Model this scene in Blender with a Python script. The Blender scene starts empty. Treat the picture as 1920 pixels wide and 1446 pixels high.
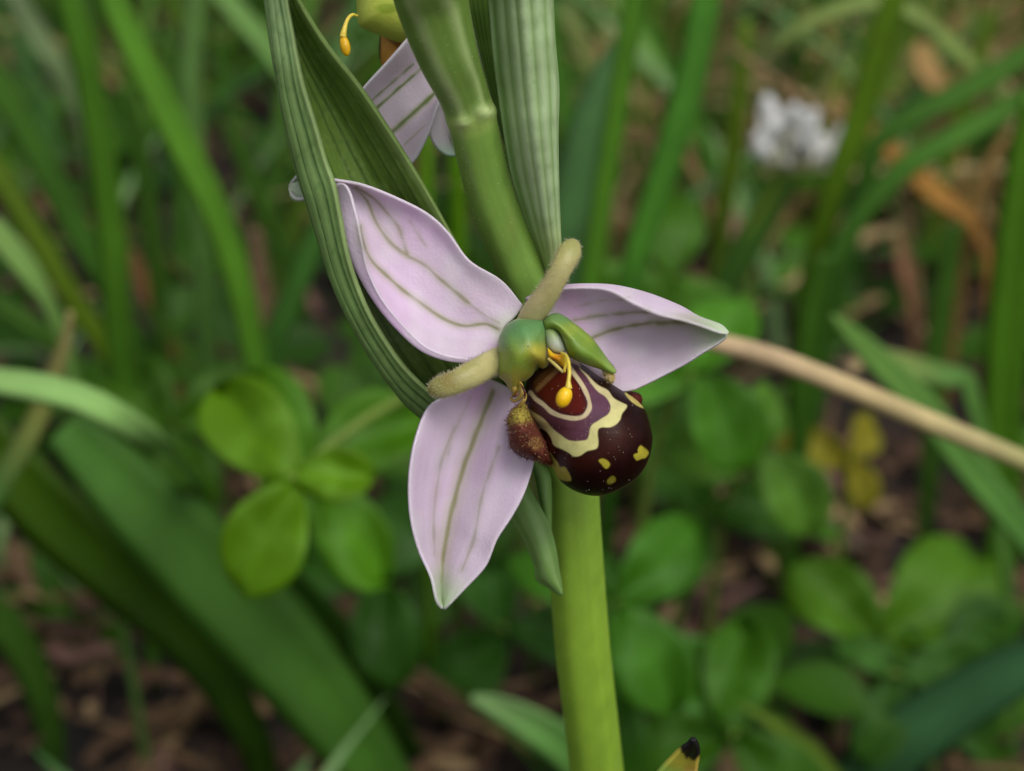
import bpy, math, random
import numpy as np
from mathutils import Vector, noise as mnoise

# ------------------------------------------------------------------ camera, sky, sun, exposure
SC = bpy.context.scene
S = 0.001                                   # the code counts in millimetres
HFOV = math.radians(30.0)
PITCH = math.radians(30.0)
CAM = np.array([0.0, 0.0, 169.0])
D = 100.0                                   # distance to the flower
cam_data = bpy.data.cameras.new("camera")
cam = bpy.data.objects.new("camera", cam_data)
SC.collection.objects.link(cam)
SC.camera = cam
cam.location = CAM * S
cam.rotation_euler = (math.pi / 2 - PITCH, 0, 0)
cam_data.sensor_width = 36.0
cam_data.sensor_fit = 'HORIZONTAL'
cam_data.angle = HFOV
cam_data.clip_start = 0.004
cam_data.clip_end = 200.0
cam_data.dof.use_dof = True
cam_data.dof.focus_distance = 0.1000
cam_data.dof.aperture_fstop = cam_data.lens / 1.65      # a lens opening of 1.65 mm

world = bpy.data.worlds.new("World")
SC.world = world
world.use_nodes = True
wn, wl = world.node_tree.nodes, world.node_tree.links
wn.clear()
SUN_EL, SUN_AZ = math.radians(58), math.radians(140)     # azimuth clockwise from +Y
sky = wn.new("ShaderNodeTexSky")
sky.sky_type = 'NISHITA'
sky.sun_disc = False
sky.sun_elevation = SUN_EL
sky.sun_rotation = SUN_AZ
sky.dust_density = 4.0
hsv = wn.new("ShaderNodeHueSaturation")                  # an overcast sky has little colour
hsv.inputs["Saturation"].default_value = 0.15
bg = wn.new("ShaderNodeBackground")
bg.inputs["Strength"].default_value = 0.10
wo = wn.new("ShaderNodeOutputWorld")
wl.new(sky.outputs[0], hsv.inputs["Color"])
wl.new(hsv.outputs[0], bg.inputs["Color"])
wl.new(bg.outputs[0], wo.inputs[0])

sun_data = bpy.data.lights.new("sun", 'SUN')
sun_data.energy = 1.2
sun_data.angle = math.radians(35)
sun_data.color = (1.0, 0.95, 0.87)
sun = bpy.data.objects.new("sun", sun_data)
SC.collection.objects.link(sun)
sdir = Vector((math.sin(SUN_AZ) * math.cos(SUN_EL), math.cos(SUN_AZ) * math.cos(SUN_EL), math.sin(SUN_EL)))
sun.rotation_euler = sdir.to_track_quat('Z', 'Y').to_euler()
sun.location = (0, 0, 3)

SC.view_settings.view_transform = 'Standard'
SC.view_settings.look = 'None'
SC.view_settings.exposure = 0.38
SC.view_settings.gamma = 1.0
SC.view_settings.use_curve_mapping = False
SC.cycles.use_denoising = True
SC.cycles.max_bounces = 8
SC.cycles.diffuse_bounces = 4
SC.cycles.transmission_bounces = 4

# ------------------------------------------------------------------ geometry helpers (millimetres, pixels of the 1920 x 1446 photograph)
FWD = np.array([0, math.cos(PITCH), -math.sin(PITCH)])
UP = np.array([0, math.sin(PITCH), math.cos(PITCH)])
RIGHT = np.array([1.0, 0, 0])
K = 2 * math.tan(HFOV / 2) / 1920.0
rng = np.random.default_rng(7)
random.seed(7)

def W(px, py, d):
    """Pixel and distance along the view axis to a world point."""
    px, py, d = np.asarray(px, float), np.asarray(py, float), np.asarray(d, float)
    return CAM + ((px - 960) * K * d)[..., None] * RIGHT + ((723 - py) * K * d)[..., None] * UP + d[..., None] * FWD

def V(px, py, y0, lean=0.0):
    """Pixel to the world point where its ray meets the upright plane y = y0 + lean * z."""
    d = (px - 960) * K * RIGHT + (723 - py) * K * UP + FWD
    t = (y0 + lean * CAM[2] - CAM[1]) / (d[1] - lean * d[2])
    return CAM + t * d

def G(px, py, h=0.0):
    d = (px - 960) * K * RIGHT + (723 - py) * K * UP + FWD
    return CAM + d * ((h - CAM[2]) / d[2])

def catmull(P, t):
    """Catmull-Rom through the rows of P at parameters t (0 .. len-1)."""
    P = np.asarray(P, float)
    n = len(P)
    E = np.vstack([2 * P[0] - P[1], P, 2 * P[-1] - P[-2]])
    i = np.clip(np.floor(t).astype(int), 0, n - 2)
    f = (t - i)[:, None]
    a, b, c, d = E[i], E[i + 1], E[i + 2], E[i + 3]
    return 0.5 * ((2 * b) + (c - a) * f + (2 * a - 5 * b + 4 * c - d) * f**2 + (3 * b - a - 3 * c + d) * f**3)

def resample(P, n, dims=2):
    """n points evenly along the smooth curve through P."""
    P = np.asarray(P, float)
    t = np.linspace(0, len(P) - 1, 12 * len(P))
    Q = catmull(P, t)
    L = np.concatenate([[0], np.cumsum(np.linalg.norm(np.diff(Q[:, :dims], axis=0), axis=1))])
    s = np.linspace(0, L[-1], n)
    return np.stack([np.interp(s, L, Q[:, k]) for k in range(Q.shape[1])], 1)

def seg_dist(X, Y, line):
    """Distance in pixels from the points (X, Y) to a polyline."""
    best = np.full(X.shape, 1e9)
    line = np.asarray(line, float)
    for (x0, y0), (x1, y1) in zip(line[:-1, :2], line[1:, :2]):
        dx, dy = x1 - x0, y1 - y0
        t = np.clip(((X - x0) * dx + (Y - y0) * dy) / (dx * dx + dy * dy + 1e-9), 0, 1)
        best = np.minimum(best, np.hypot(X - x0 - t * dx, Y - y0 - t * dy))
    return best

def closed(poly, n=90):
    P = np.asarray(poly, float)
    k = len(P)
    t = np.linspace(k, 2 * k, n, endpoint=False)
    return catmull(np.vstack([P, P, P]), t)

def inside(X, Y, poly):
    """Signed distance to a polygon: positive inside."""
    poly = np.asarray(poly, float)
    c = np.zeros(X.shape, bool)
    q = np.roll(poly, -1, axis=0)
    for (x0, y0), (x1, y1) in zip(poly, q):
        c ^= ((y0 > Y) != (y1 > Y)) & (X < (x1 - x0) * (Y - y0) / (y1 - y0 + 1e-12) + x0)
    d = seg_dist(X, Y, np.vstack([poly, poly[:1]]))
    return np.where(c, d, -d)

def smooth(x, a, b):
    t = np.clip((x - a) / (b - a), 0, 1)
    return t * t * (3 - 2 * t)

def lin(r, g, b, k=0.80):
    """A colour as the photograph shows it to a base colour."""
    c = np.array([r, g, b], float) / 255
    c = np.where(c <= 0.04045, c / 12.92, ((c + 0.055) / 1.055) ** 2.4)
    return np.minimum(c / k, 0.86)

def linf(r, g, b):
    return lin(r, g, b, 1.06)

def leafy(r, g, b, k=1.05):
    return lin(r, g * 0.98, b * (0.75 if k > 1 else 0.86), k)

def mix(a, b, f):
    f = np.asarray(f)[..., None]
    return a * (1 - f) + b * f

def vnoise(X, Y, s, seed=0):
    """Cheap smooth noise, about -1 .. 1."""
    r = np.random.default_rng(seed)
    o = np.zeros(np.shape(X))
    for k in range(6):
        a, ph, f = r.uniform(0, 6.28), r.uniform(0, 6.28), s * r.uniform(0.6, 1.8)
        o = o + np.sin((np.cos(a) * X + np.sin(a) * Y) / f + ph)
    return o / 3.2

COL = SC.collection

def make(name, verts, faces, col, mat, parent=None, org=(0, 0, 0), label=None, cat=None, group=None, kind=None, thick=0.0, smooth_shade=True):
    """One mesh object. verts in world millimetres; org is where the thing stands."""
    verts = np.asarray(verts, float).reshape(-1, 3)
    org = np.asarray(org, float)
    me = bpy.data.meshes.new(name)
    me.from_pydata(((verts - org) * S).tolist(), [], faces.tolist() if isinstance(faces, np.ndarray) else faces)
    ca = me.color_attributes.new('Col', 'FLOAT_COLOR', 'POINT')
    col = np.asarray(col, float)
    if col.ndim == 1:
        col = np.tile(col, (len(verts), 1))
    c4 = np.ones((len(verts), 4), np.float32)
    c4[:, :3] = col.reshape(-1, 3)
    ca.data.foreach_set('color', c4.ravel())
    if smooth_shade:
        me.polygons.foreach_set('use_smooth', np.ones(len(me.polygons), bool))
    me.materials.append(mat)
    me.update()
    o = bpy.data.objects.new(name, me)
    COL.objects.link(o)
    if parent is not None:
        o.parent = parent
    else:
        o.location = org * S
    tag(o, label, cat, group, kind)
    if thick:
        m = o.modifiers.new('thickness', 'SOLIDIFY')
        m.thickness = thick * S
        m.offset = 0
    return o

def tag(o, label=None, cat=None, group=None, kind=None):
    for k, v in (('label', label), ('category', cat), ('group', group), ('kind', kind)):
        if v:
            o[k] = v

def empty(name, org, label, cat, group=None):
    o = bpy.data.objects.new(name, None)
    o.empty_display_size = 0.005
    COL.objects.link(o)
    o.location = np.asarray(org, float) * S
    tag(o, label, cat, group)
    return o

def grid_faces(nu, nv, wrap=False, off=0):
    u = np.arange(nu - 1)[:, None]
    v = np.arange(nv if wrap else nv - 1)[None, :]
    w = (v + 1) % nv
    a, b, c, d = u * nv + v, u * nv + w, (u + 1) * nv + w, (u + 1) * nv + v
    return np.stack([a, b, c, d], -1).reshape(-1, 4) + off

def frames(P):
    """Tangents, and two unit normals carried along the path."""
    T = np.gradient(P, axis=0)
    T /= np.linalg.norm(T, axis=1)[:, None] + 1e-12
    ref = np.cross(T, FWD)
    ref /= np.linalg.norm(ref, axis=1)[:, None] + 1e-9
    B = np.cross(T, ref)
    return T, ref, B

def tube(P, R, n=14, flat=1.0, cap=True, lobes=None):
    """Closed tube along P (m,3) with radii R; flat squeezes it along the view."""
    P, R = np.asarray(P, float), np.asarray(R, float)
    T, A, B = frames(P)
    th = np.linspace(0, 2 * math.pi, n, endpoint=False)
    rr = np.ones(n) if lobes is None else 1 + lobes[1] * np.cos(lobes[0] * th)
    ring = (np.cos(th) * rr)[None, :, None] * A[:, None, :] + (flat * np.sin(th) * rr)[None, :, None] * B[:, None, :]
    Vv = P[:, None, :] + R[:, None, None] * ring
    Vv = Vv.reshape(-1, 3)
    F = grid_faces(len(P), n, True).tolist()
    if cap:
        F += [list(range(n))[::-1], list(range((len(P) - 1) * n, len(P) * n))]
    return Vv, F

def loft(rails, nu, nv):
    """Smooth sheet through rails of (px, py, depth offset); returns grids px, py, off, u, v."""
    Rr = np.stack([resample(r, nu) for r in rails], 1)          # nu, rails, 3
    t = np.linspace(0, len(rails) - 1, nv)
    out = np.stack([catmull(Rr[i], t) for i in range(nu)])
    u = np.repeat(np.linspace(0, 1, nu)[:, None], nv, 1)
    v = np.repeat((t)[None, :], nu, 0)                          # v counts rails
    return out[..., 0], out[..., 1], out[..., 2], u, v

def dome(outline, centre, height, base, nr=40, nt=140, back=0.5, power=2.0, expo=0.5, tilt=(0, 0), blown=False, relief=None):
    """Closed pillow over a pixel outline: front bulges towards the camera by height mm. Returns verts, faces, px, py, r, front."""
    O = resample(np.vstack([outline, outline[:1]]), nt + 1)[:-1]
    c = np.asarray(centre, float)
    s = np.sin(np.linspace(0, math.pi / 2, nr))                 # denser rings near the rim
    rows = []
    for k, (sign, h) in enumerate(((1, height), (-1, height * back))):
        ss = s[1:] if k == 0 else s[1:-1]
        if k == 1:
            ss = ss[::-1][::2]
        for r in ss:
            p = c + r * (O - c)
            z = -sign * h * max(0.0, 1 - r ** power) ** expo
            rows.append(np.column_stack([p, np.full(nt, z), np.full(nt, r), np.full(nt, float(k == 0))]))
    A = np.stack(rows)
    n = len(rows)
    if blown:
        hh = pillow_height(outline, A[..., 0], A[..., 1])
        hh = np.where(A[..., 3] > 0.999, 0, hh)
        A[..., 2] = np.where(A[..., 4] > 0.5, -height, height * back) * hh
    if relief is not None:
        A[..., 2] = A[..., 2] + np.where(A[..., 4] > 0.5, relief(A[..., 0], A[..., 1]), 0) * (A[..., 3] < 0.999)
    dep = D + base + A[..., 2] + tilt[0] * (A[..., 0] - c[0]) / 100 + tilt[1] * (A[..., 1] - c[1]) / 100
    Vv = W(A[..., 0], A[..., 1], dep).reshape(-1, 3)
    F = grid_faces(n, nt, True).tolist()
    cf = W(c[0], c[1], dep[0].mean())
    cb = W(c[0], c[1], D + base + height * back)
    Vv = np.vstack([Vv, cf[None], cb[None]])
    i0, i1 = len(Vv) - 2, len(Vv) - 1
    F += [[i0, j, (j + 1) % nt][::-1] for j in range(nt)]
    b = (n - 1) * nt
    F += [[i1, b + j, b + (j + 1) % nt] for j in range(nt)]
    X = np.append(A[..., 0].ravel(), [c[0], c[0]])
    Y = np.append(A[..., 1].ravel(), [c[1], c[1]])
    R = np.append(A[..., 3].ravel(), [0, 0])
    Fr = np.append(A[..., 4].ravel(), [1, 0])
    return Vv, F, X, Y, R, Fr

def pillow_height(outline, X, Y, sub=110):
    """0 .. 1 height of a membrane blown up over the outline (Poisson), read at the points X, Y."""
    O = resample(np.vstack([outline, outline[:1]]), 200)[:-1]
    lo, hi = O.min(0) - 3, O.max(0) + 3
    st = max(hi - lo) / sub
    gx, gy = np.arange(lo[0], hi[0] + st, st), np.arange(lo[1], hi[1] + st, st)
    A, B = np.meshgrid(gx, gy, indexing='ij')
    m = inside(A, B, O) > 0
    h = np.zeros(A.shape)
    for _ in range(2200):
        p = np.pad(h, 1)
        h = np.where(m, 0.25 * (p[:-2, 1:-1] + p[2:, 1:-1] + p[1:-1, :-2] + p[1:-1, 2:]) + 1.0, 0)
    h = np.sqrt(h / h.max())
    fx, fy = np.clip((X - lo[0]) / st, 0, len(gx) - 1.001), np.clip((Y - lo[1]) / st, 0, len(gy) - 1.001)
    i, j = fx.astype(int), fy.astype(int)
    a, b = fx - i, fy - j
    return (h[i, j] * (1 - a) * (1 - b) + h[i + 1, j] * a * (1 - b) + h[i, j + 1] * (1 - a) * b + h[i + 1, j + 1] * a * b)

def hairs(P, N, length, rad, jitter=0.35, r=None):
    """Thin three-sided spikes at points P along normals N."""
    r = r or rng
    vs, fs = [], []
    for p, n in zip(P, N):
        L = length * r.uniform(0.5, 1.3)
        d = n + r.normal(0, jitter, 3)
        d /= np.linalg.norm(d) + 1e-9
        a = np.cross(d, [0.3, 0.5, 0.8]); a /= np.linalg.norm(a) + 1e-9
        b = np.cross(d, a)
        k = len(vs)
        vs += [p + rad * a, p + rad * (-0.5 * a + 0.87 * b), p + rad * (-0.5 * a - 0.87 * b), p + d * L]
        fs += [[k, k + 1, k + 3], [k + 1, k + 2, k + 3], [k + 2, k, k + 3]]
    return np.array(vs), fs

def vert_normals(Vv, F):
    N = np.zeros_like(Vv)
    for f in F:
        n = np.cross(Vv[f[1]] - Vv[f[0]], Vv[f[2]] - Vv[f[0]])
        for i in f:
            N[i] += n
    return N / (np.linalg.norm(N, axis=1)[:, None] + 1e-12)

def join(*parts):
    """Join (verts, faces, colours) triples."""
    vs, fs, cs, k = [], [], [], 0
    for v, f, c in parts:
        v = np.asarray(v).reshape(-1, 3)
        c = np.asarray(c, float)
        if c.ndim == 1:
            c = np.tile(c, (len(v), 1))
        vs.append(v); cs.append(c.reshape(-1, 3))
        fs += [[i + k for i in q] for q in (f.tolist() if isinstance(f, np.ndarray) else f)]
        k += len(v)
    return np.vstack(vs), fs, np.vstack(cs)

# ------------------------------------------------------------------ materials
def plant_mat(name, rough=0.5, spec=0.35, transl=0.25, nscale=350, namp=0.18, bscale=1800, bstr=0.25, bdist=0.06, sheen=0.0, sss=0.0, stretch=None):
    m = bpy.data.materials.new(name)
    m.use_nodes = True
    n, l = m.node_tree.nodes, m.node_tree.links
    n.clear()
    out = n.new("ShaderNodeOutputMaterial")
    pr = n.new("ShaderNodeBsdfPrincipled")
    at = n.new("ShaderNodeAttribute"); at.attribute_name = 'Col'
    tc = n.new("ShaderNodeTexCoord")
    no = n.new("ShaderNodeTexNoise"); no.inputs["Scale"].default_value = nscale; no.inputs["Detail"].default_value = 4
    mr = n.new("ShaderNodeMapRange")
    mr.inputs["From Min"].default_value = 0.25; mr.inputs["From Max"].default_value = 0.75
    mr.inputs["To Min"].default_value = 1 - namp; mr.inputs["To Max"].default_value = 1 + namp
    mx = n.new("ShaderNodeVectorMath"); mx.operation = 'SCALE'
    l.new(tc.outputs["Object"], no.inputs["Vector"])
    l.new(no.outputs["Fac"], mr.inputs["Value"])
    l.new(at.outputs["Color"], mx.inputs[0]); l.new(mr.outputs[0], mx.inputs["Scale"])
    l.new(mx.outputs[0], pr.inputs["Base Color"])
    pr.inputs["Roughness"].default_value = rough
    pr.inputs["Specular IOR Level"].default_value = spec
    if sheen:
        pr.inputs["Sheen Weight"].default_value = sheen
        pr.inputs["Sheen Roughness"].default_value = 0.4
    if sss:
        pr.inputs["Subsurface Weight"].default_value = sss
        pr.inputs["Subsurface Radius"].default_value = (0.9, 0.9, 0.5)
        pr.inputs["Subsurface Scale"].default_value = 0.0006
    bn = n.new("ShaderNodeTexNoise"); bn.inputs["Scale"].default_value = bscale; bn.inputs["Detail"].default_value = 3
    l.new(tc.outputs["Object"], bn.inputs["Vector"])
    bp = n.new("ShaderNodeBump"); bp.inputs["Strength"].default_value = bstr; bp.inputs["Distance"].default_value = bdist * S
    l.new(bn.outputs["Fac"], bp.inputs["Height"]); l.new(bp.outputs[0], pr.inputs["Normal"])
    if transl:
        tr = n.new("ShaderNodeBsdfTranslucent")
        l.new(mx.outputs[0], tr.inputs["Color"])
        ms = n.new("ShaderNodeMixShader"); ms.inputs[0].default_value = transl
        l.new(pr.outputs[0], ms.inputs[1]); l.new(tr.outputs[0], ms.inputs[2])
        l.new(ms.outputs[0], out.inputs["Surface"])
    else:
        l.new(pr.outputs[0], out.inputs["Surface"])
    return m

M_SEPAL = plant_mat("sepal_tissue", rough=0.55, spec=0.3, transl=0.28, nscale=420, namp=0.05, bscale=6000, bstr=0.6, bdist=0.06)
M_BRACT = plant_mat("bract_tissue", rough=0.42, spec=0.4, transl=0.22, nscale=600, namp=0.14, bscale=3600, bstr=0.35, bdist=0.05)
M_STEM = plant_mat("stem_tissue", rough=0.42, spec=0.4, transl=0.0, nscale=500, namp=0.12, bscale=4200, bstr=0.35, bdist=0.05, sss=0.25)
M_FLESH = plant_mat("flower_flesh", rough=0.45, spec=0.4, transl=0.0, nscale=900, namp=0.10, bscale=5200, bstr=0.4, bdist=0.05, sss=0.35)
M_LIP = plant_mat("lip_velvet", rough=0.4, spec=0.11, transl=0.0, nscale=1500, namp=0.16, bscale=7000, bstr=0.4, bdist=0.04)
M_POLLEN = plant_mat("pollen_wax", rough=0.35, spec=0.5, transl=0.0, nscale=2500, namp=0.08, bscale=6000, bstr=0.5, bdist=0.05, sss=0.4)
M_LEAF = plant_mat("grass_leaf", rough=0.5, spec=0.2, transl=0.30, nscale=120, namp=0.22, bscale=900, bstr=0.2, bdist=0.08)
M_DRY = plant_mat("dry_straw", rough=0.7, spec=0.2, transl=0.12, nscale=180, namp=0.30, bscale=1500, bstr=0.4, bdist=0.1)
M_WHITE = plant_mat("clover_petal", rough=0.6, spec=0.25, transl=0.2, nscale=300, namp=0.08, bscale=1500, bstr=0.2, bdist=0.08)

def soil_mat():
    m = bpy.data.materials.new("soil")
    m.use_nodes = True
    n, l = m.node_tree.nodes, m.node_tree.links
    pr = n["Principled BSDF"]
    tc = n.new("ShaderNodeTexCoord")
    no = n.new("ShaderNodeTexNoise"); no.inputs["Scale"].default_value = 90; no.inputs["Detail"].default_value = 8
    cr = n.new("ShaderNodeValToRGB")
    cr.color_ramp.elements[0].position = 0.35; cr.color_ramp.elements[0].color = (0.005, 0.0035, 0.003, 1)
    cr.color_ramp.elements[1].position = 0.72; cr.color_ramp.elements[1].color = (0.036, 0.021, 0.014, 1)
    l.new(tc.outputs["Object"], no.inputs["Vector"]); l.new(no.outputs["Fac"], cr.inputs[0]); l.new(cr.outputs[0], pr.inputs["Base Color"])
    pr.inputs["Roughness"].default_value = 0.9
    bp = n.new("ShaderNodeBump"); bp.inputs["Strength"].default_value = 0.8; bp.inputs["Distance"].default_value = 0.003
    l.new(no.outputs["Fac"], bp.inputs["Height"]); l.new(bp.outputs[0], pr.inputs["Normal"])
    return m
M_SOIL = soil_mat()

# ------------------------------------------------------------------ the ground
def build_ground():
    """One sheet: finely crumbled round the orchid, running out flat to the horizon."""
    a = np.concatenate([-np.geomspace(60000, 420, 14), np.linspace(-400, 400, 110), np.geomspace(420, 60000, 14)])
    b = np.concatenate([-np.geomspace(60000, 120, 14), np.linspace(-100, 800, 120), np.geomspace(830, 60000, 14)])
    X, Y = np.meshgrid(a, b, indexing='ij')
    near = np.exp(-((np.abs(X) / 500) ** 6 + (np.abs(Y - 330) / 560) ** 6))
    Z = (vnoise(X, Y, 22, 3) * 2.2 + vnoise(X, Y, 7, 4) * 1.4 + rng.normal(0, 0.5, X.shape)) * near - 2
    make('ground', np.stack([X, Y, Z], -1), grid_faces(len(a), len(b)), lin(40, 32, 26), M_SOIL, kind='structure',
         label='dark brown crumbly soil under the grass')
build_ground()

# ------------------------------------------------------------------ the orchid
stem_px = [(742, -620, -22.5, 4), (742, -590, -21.8, 22), (744, -520, -20.0, 36), (752, -400, -16.5, 42), (768, -270, -12.8, 50), (786, -160, -9.6, 64), (799, -60, -6.8, 70), (809, 0, -5.2, 68), (838, 100, -3.4, 57), (868, 175, -1.8, 47), (886, 230, -0.8, 45), (910, 330, 1.0, 44), (938, 410, 2.4, 45),
           (966, 480, 3.6, 46), (996, 560, 4.8, 46), (1030, 680, 6.3, 47), (1056, 800, 7.6, 48), (1071, 900, 8.6, 49), (1077, 1000, 9.8, 50), (1091, 1200, 13.0, 51), (1107, 1340, 15.6, 50), (1119, 1446, 17.8, 49.5), (1130, 1560, 20.4, 49)]
bs = W(1140, 1660, D + 23)
ORG = np.array([bs[0] + 1.5, bs[1] + 2.0, -1.0])
orchid = empty('bee_orchid', ORG, 'flowering bee orchid with pale pink sepals and a brown bee-like lip', 'orchid')

def build_stem():
    q = resample(stem_px, 260)
    P = W(q[:, 0], q[:, 1], D + q[:, 2])
    R = q[:, 3] * K * (D + q[:, 2])
    low = np.array([bs + (ORG - bs) * t for t in np.linspace(0, 1, 24)[0:]])
    P = np.vstack([P, low]); R = np.concatenate([R, np.linspace(R[-1], 2.1, len(low))])
    n = 64
    Vv, F = tube(P, R, n, lobes=(6, 0.018))
    th = np.tile(np.linspace(0, 2 * math.pi, n, endpoint=False), len(P))
    yy = np.repeat(np.concatenate([q[:, 1], np.linspace(1660, 3000, len(low))]), n)
    up, lo = lin(104, 136, 58), lin(118, 150, 46)
    c = mix(np.tile(up, (len(Vv), 1)), np.tile(lo, (len(Vv), 1)), smooth(yy, 500, 1200))
    ov = 1 - smooth(yy, 170, 235)                              # the ovary above the node: ribbed, pale ridges
    rib = 0.5 + 0.5 * np.cos(6 * th + yy / 260.0)
    c = mix(c, np.tile(lin(92, 118, 52), (len(Vv), 1)), ov * 0.6)
    c = mix(c, np.tile(lin(150, 168, 112), (len(Vv), 1)), ov * rib ** 3 * 0.7)
    rel = Vv - CAM
    dd = rel @ FWD
    PX, PY = 960 + (rel @ RIGHT) / dd / K, 723 - (rel @ UP) / dd / K
    front = (np.einsum('ij,j->i', Vv - np.repeat(P, n, 0), FWD) < 0.3)
    scar = (np.exp(-((PX - 908) / 17) ** 2 - ((PY - 209) / 10) ** 2) + 0.7 * np.exp(-((PX - 868) / 15) ** 2 - ((PY - 228) / 8) ** 2)) * front
    c = mix(c, np.tile(lin(142, 164, 84), (len(Vv), 1)), 0.6 * (1 - smooth(np.abs(yy - 216), 6, 30)))
    c = mix(c, np.tile(lin(186, 204, 142), (len(Vv), 1)), np.clip(scar, 0, 1) * 0.9)
    out = Vv - np.repeat(P, n, 0); out /= np.linalg.norm(out, axis=1)[:, None]
    Vv = Vv + out * (0.28 * np.clip(scar, 0, 1) + 0.05 * np.exp(-((yy - 214) / 12) ** 2))[:, None]
    dark = np.clip(vnoise(th * 12, yy / 3, 3.0, 5), 0, 1) * 0.10
    c = c * (1 - dark)[:, None]
    c = mix(c, np.tile(lin(110, 90, 60), (len(Vv), 1)), np.clip(vnoise(th * 9, yy / 9, 2.5, 9) - 0.4, 0, 1) * smooth(yy, 330, 500) * 0.5 * (1 - smooth(yy, 600, 800)))
    st = vnoise(th * 30, yy / 60, 2.0, 15)
    c = c * (1 + 0.10 * st * (0.4 + 0.6 * ov))[:, None]
    Nn = (Vv - np.repeat(P, n, 0)); Nn /= np.linalg.norm(Nn, axis=1)[:, None]
    sel = rng.choice(260 * n, 900, replace=False)
    hv, hf = hairs(Vv[sel], Nn[sel], 0.10, 0.012)
    make('stem', *join((Vv, F, c), (hv, hf, lin(190, 200, 160))), M_STEM, orchid, ORG, label='smooth green stem with a paler ribbed swelling above its joint')
build_stem()

def knob(px, py, off, rx, ry, rz, ang=0.0, n=14, m=24):
    """A small rounded lump of pixel radii rx, ry and depth rz mm."""
    a = np.linspace(0, math.pi, n)[:, None]; b = np.linspace(0, 2 * math.pi, m, endpoint=False)[None, :]
    x, y, z = np.sin(a) * np.cos(b) * rx, np.cos(a) * np.ones_like(b) * ry, np.sin(a) * np.sin(b) * rz
    ca, sa = math.cos(ang), math.sin(ang)
    X, Y = px + x * ca - y * sa, py + x * sa + y * ca
    return W(X, Y, D + off + z).reshape(-1, 3), grid_faces(n, m, True).tolist(), X.ravel(), Y.ravel()

def sheet_part(name, rails, nu, nv, colour, mat, parent, label=None, thick=0.15, ridge=None):
    X, Y, Z, u, v = loft(rails, nu, nv)
    Z = Z + 0.06 * vnoise(X, Y, 24, len(name) + nu) + 0.025 * vnoise(X, Y, 9, nu + nv)
    if ridge is not None:
        Z = Z + ridge(X, Y, u, v)
    Vv = W(X, Y, D + Z)
    c = colour(X, Y, u, v)
    return make(name, Vv, grid_faces(nu, nv), c.reshape(-1, 3), mat, parent, ORG, label=label, thick=thick)

def full(c, X):
    return np.broadcast_to(c, X.shape + (3,)).copy()

# the bract behind the front flower: folded lengthwise, its near half a narrow strip
B_margin = [(478, -300, -11.5), (490, -240, -10.2), (512, -140, -7.6), (528, -60, -5.9), (538, 0, -5.2), (547, 50, -4.9), (566, 150, -4.4), (590, 230, -4.0), (610, 300, -3.6), (625, 342, -3.4), (637, 400, -3.0), (648, 460, -2.4), (661, 510, -1.8),
            (686, 575, -1.0), (718, 632, -0.2), (755, 685, 0.8), (800, 730, 2.0), (860, 780, 4.0), (950, 830, 6.6)]
B_keel = [(477, -300, -11.5), (480, -240, -10.3), (486, -140, -7.6), (494, -60, -5.7), (500, 0, -4.9), (513, 100, -4.0), (530, 200, -3.0), (553, 300, -2.2), (575, 370, -1.6), (597, 440, -1.0), (622, 515, -0.4), (648, 575, 0.3), (675, 625, 1.0), (705, 675, 1.8),
          (740, 724, 2.8), (775, 766, 3.8), (830, 806, 5.2), (900, 842, 7.0), (985, 862, 9.0)]
B_back = [(477, -300, -11.4), (484, -240, -10.0), (498, -140, -7.0), (512, -60, -4.9), (524, 0, -3.9), (560, 100, -1.2), (610, 200, 0.8), (660, 300, 2.2), (700, 380, 3.0), (735, 450, 3.5), (770, 520, 3.9), (805, 590, 4.4), (840, 650, 5.0), (880, 710, 5.8), (930, 770, 7.0), (1010, 850, 9.2)]
B_right = [(478, -300, -11.4), (490, -240, -10.0), (514, -140, -7.0), (538, -60, -5.2), (561, 0, -4.2), (610, 80, -2.8), (680, 170, -1.4), (740, 260, -0.2), (790, 340, 1.0), (830, 410, 1.8), (866, 474, 2.6), (900, 540, 3.6), (940, 620, 4.8), (985, 720, 6.4), (1030, 840, 9.0)]

def bract_colour(X, Y, u, v):
    c = full(lin(112, 142, 82), X)
    back = smooth(v, 1.0, 1.3)
    c = mix(c, full(lin(96, 124, 52), X), back)
    c = mix(c, full(lin(128, 152, 108), X), 0.6 * (1 - smooth(Y, -20, 250)) * (1 - back))
    for k in (0.24, 0.50, 0.78):                          # long dark veins
        d = np.abs(v - (k + 0.02 * vnoise(Y, X, 40, int(k * 99))))
        c = mix(c, full(lin(52, 84, 40), X), 0.8 * (1 - smooth(d, 0.008, 0.034)))
    for k in (1.22, 1.42, 1.62, 1.84, 2.08, 2.32, 2.56, 2.78):
        d = np.abs(v - (k + 0.012 * vnoise(Y, X, 60, int(k * 99))))
        c = mix(c, full(lin(56, 80, 28), X), 0.6 * (1 - smooth(d, 0.008, 0.04)))
    net = np.abs(vnoise(X * 1.0, Y * 0.45, 9, 21))
    c = mix(c, full(lin(70, 104, 52), X), 0.38 * (1 - smooth(net, 0.0, 0.14)))
    net2 = np.abs(vnoise(X * 1.0, Y * 0.6, 5, 22))
    c = mix(c, full(lin(136, 160, 100), X), 0.25 * (1 - smooth(net2, 0.0, 0.2)))
    c = mix(c, full(lin(122, 146, 82), X), 0.8 * smooth(v, 2.86, 2.96))  # highlight along the right margin, put into the colour
    c = mix(c, full(lin(140, 160, 104), X), 0.6 * (1 - smooth(v, 0.02, 0.07)))  # rim light on the near strip's margin, painted in
    return c

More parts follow.
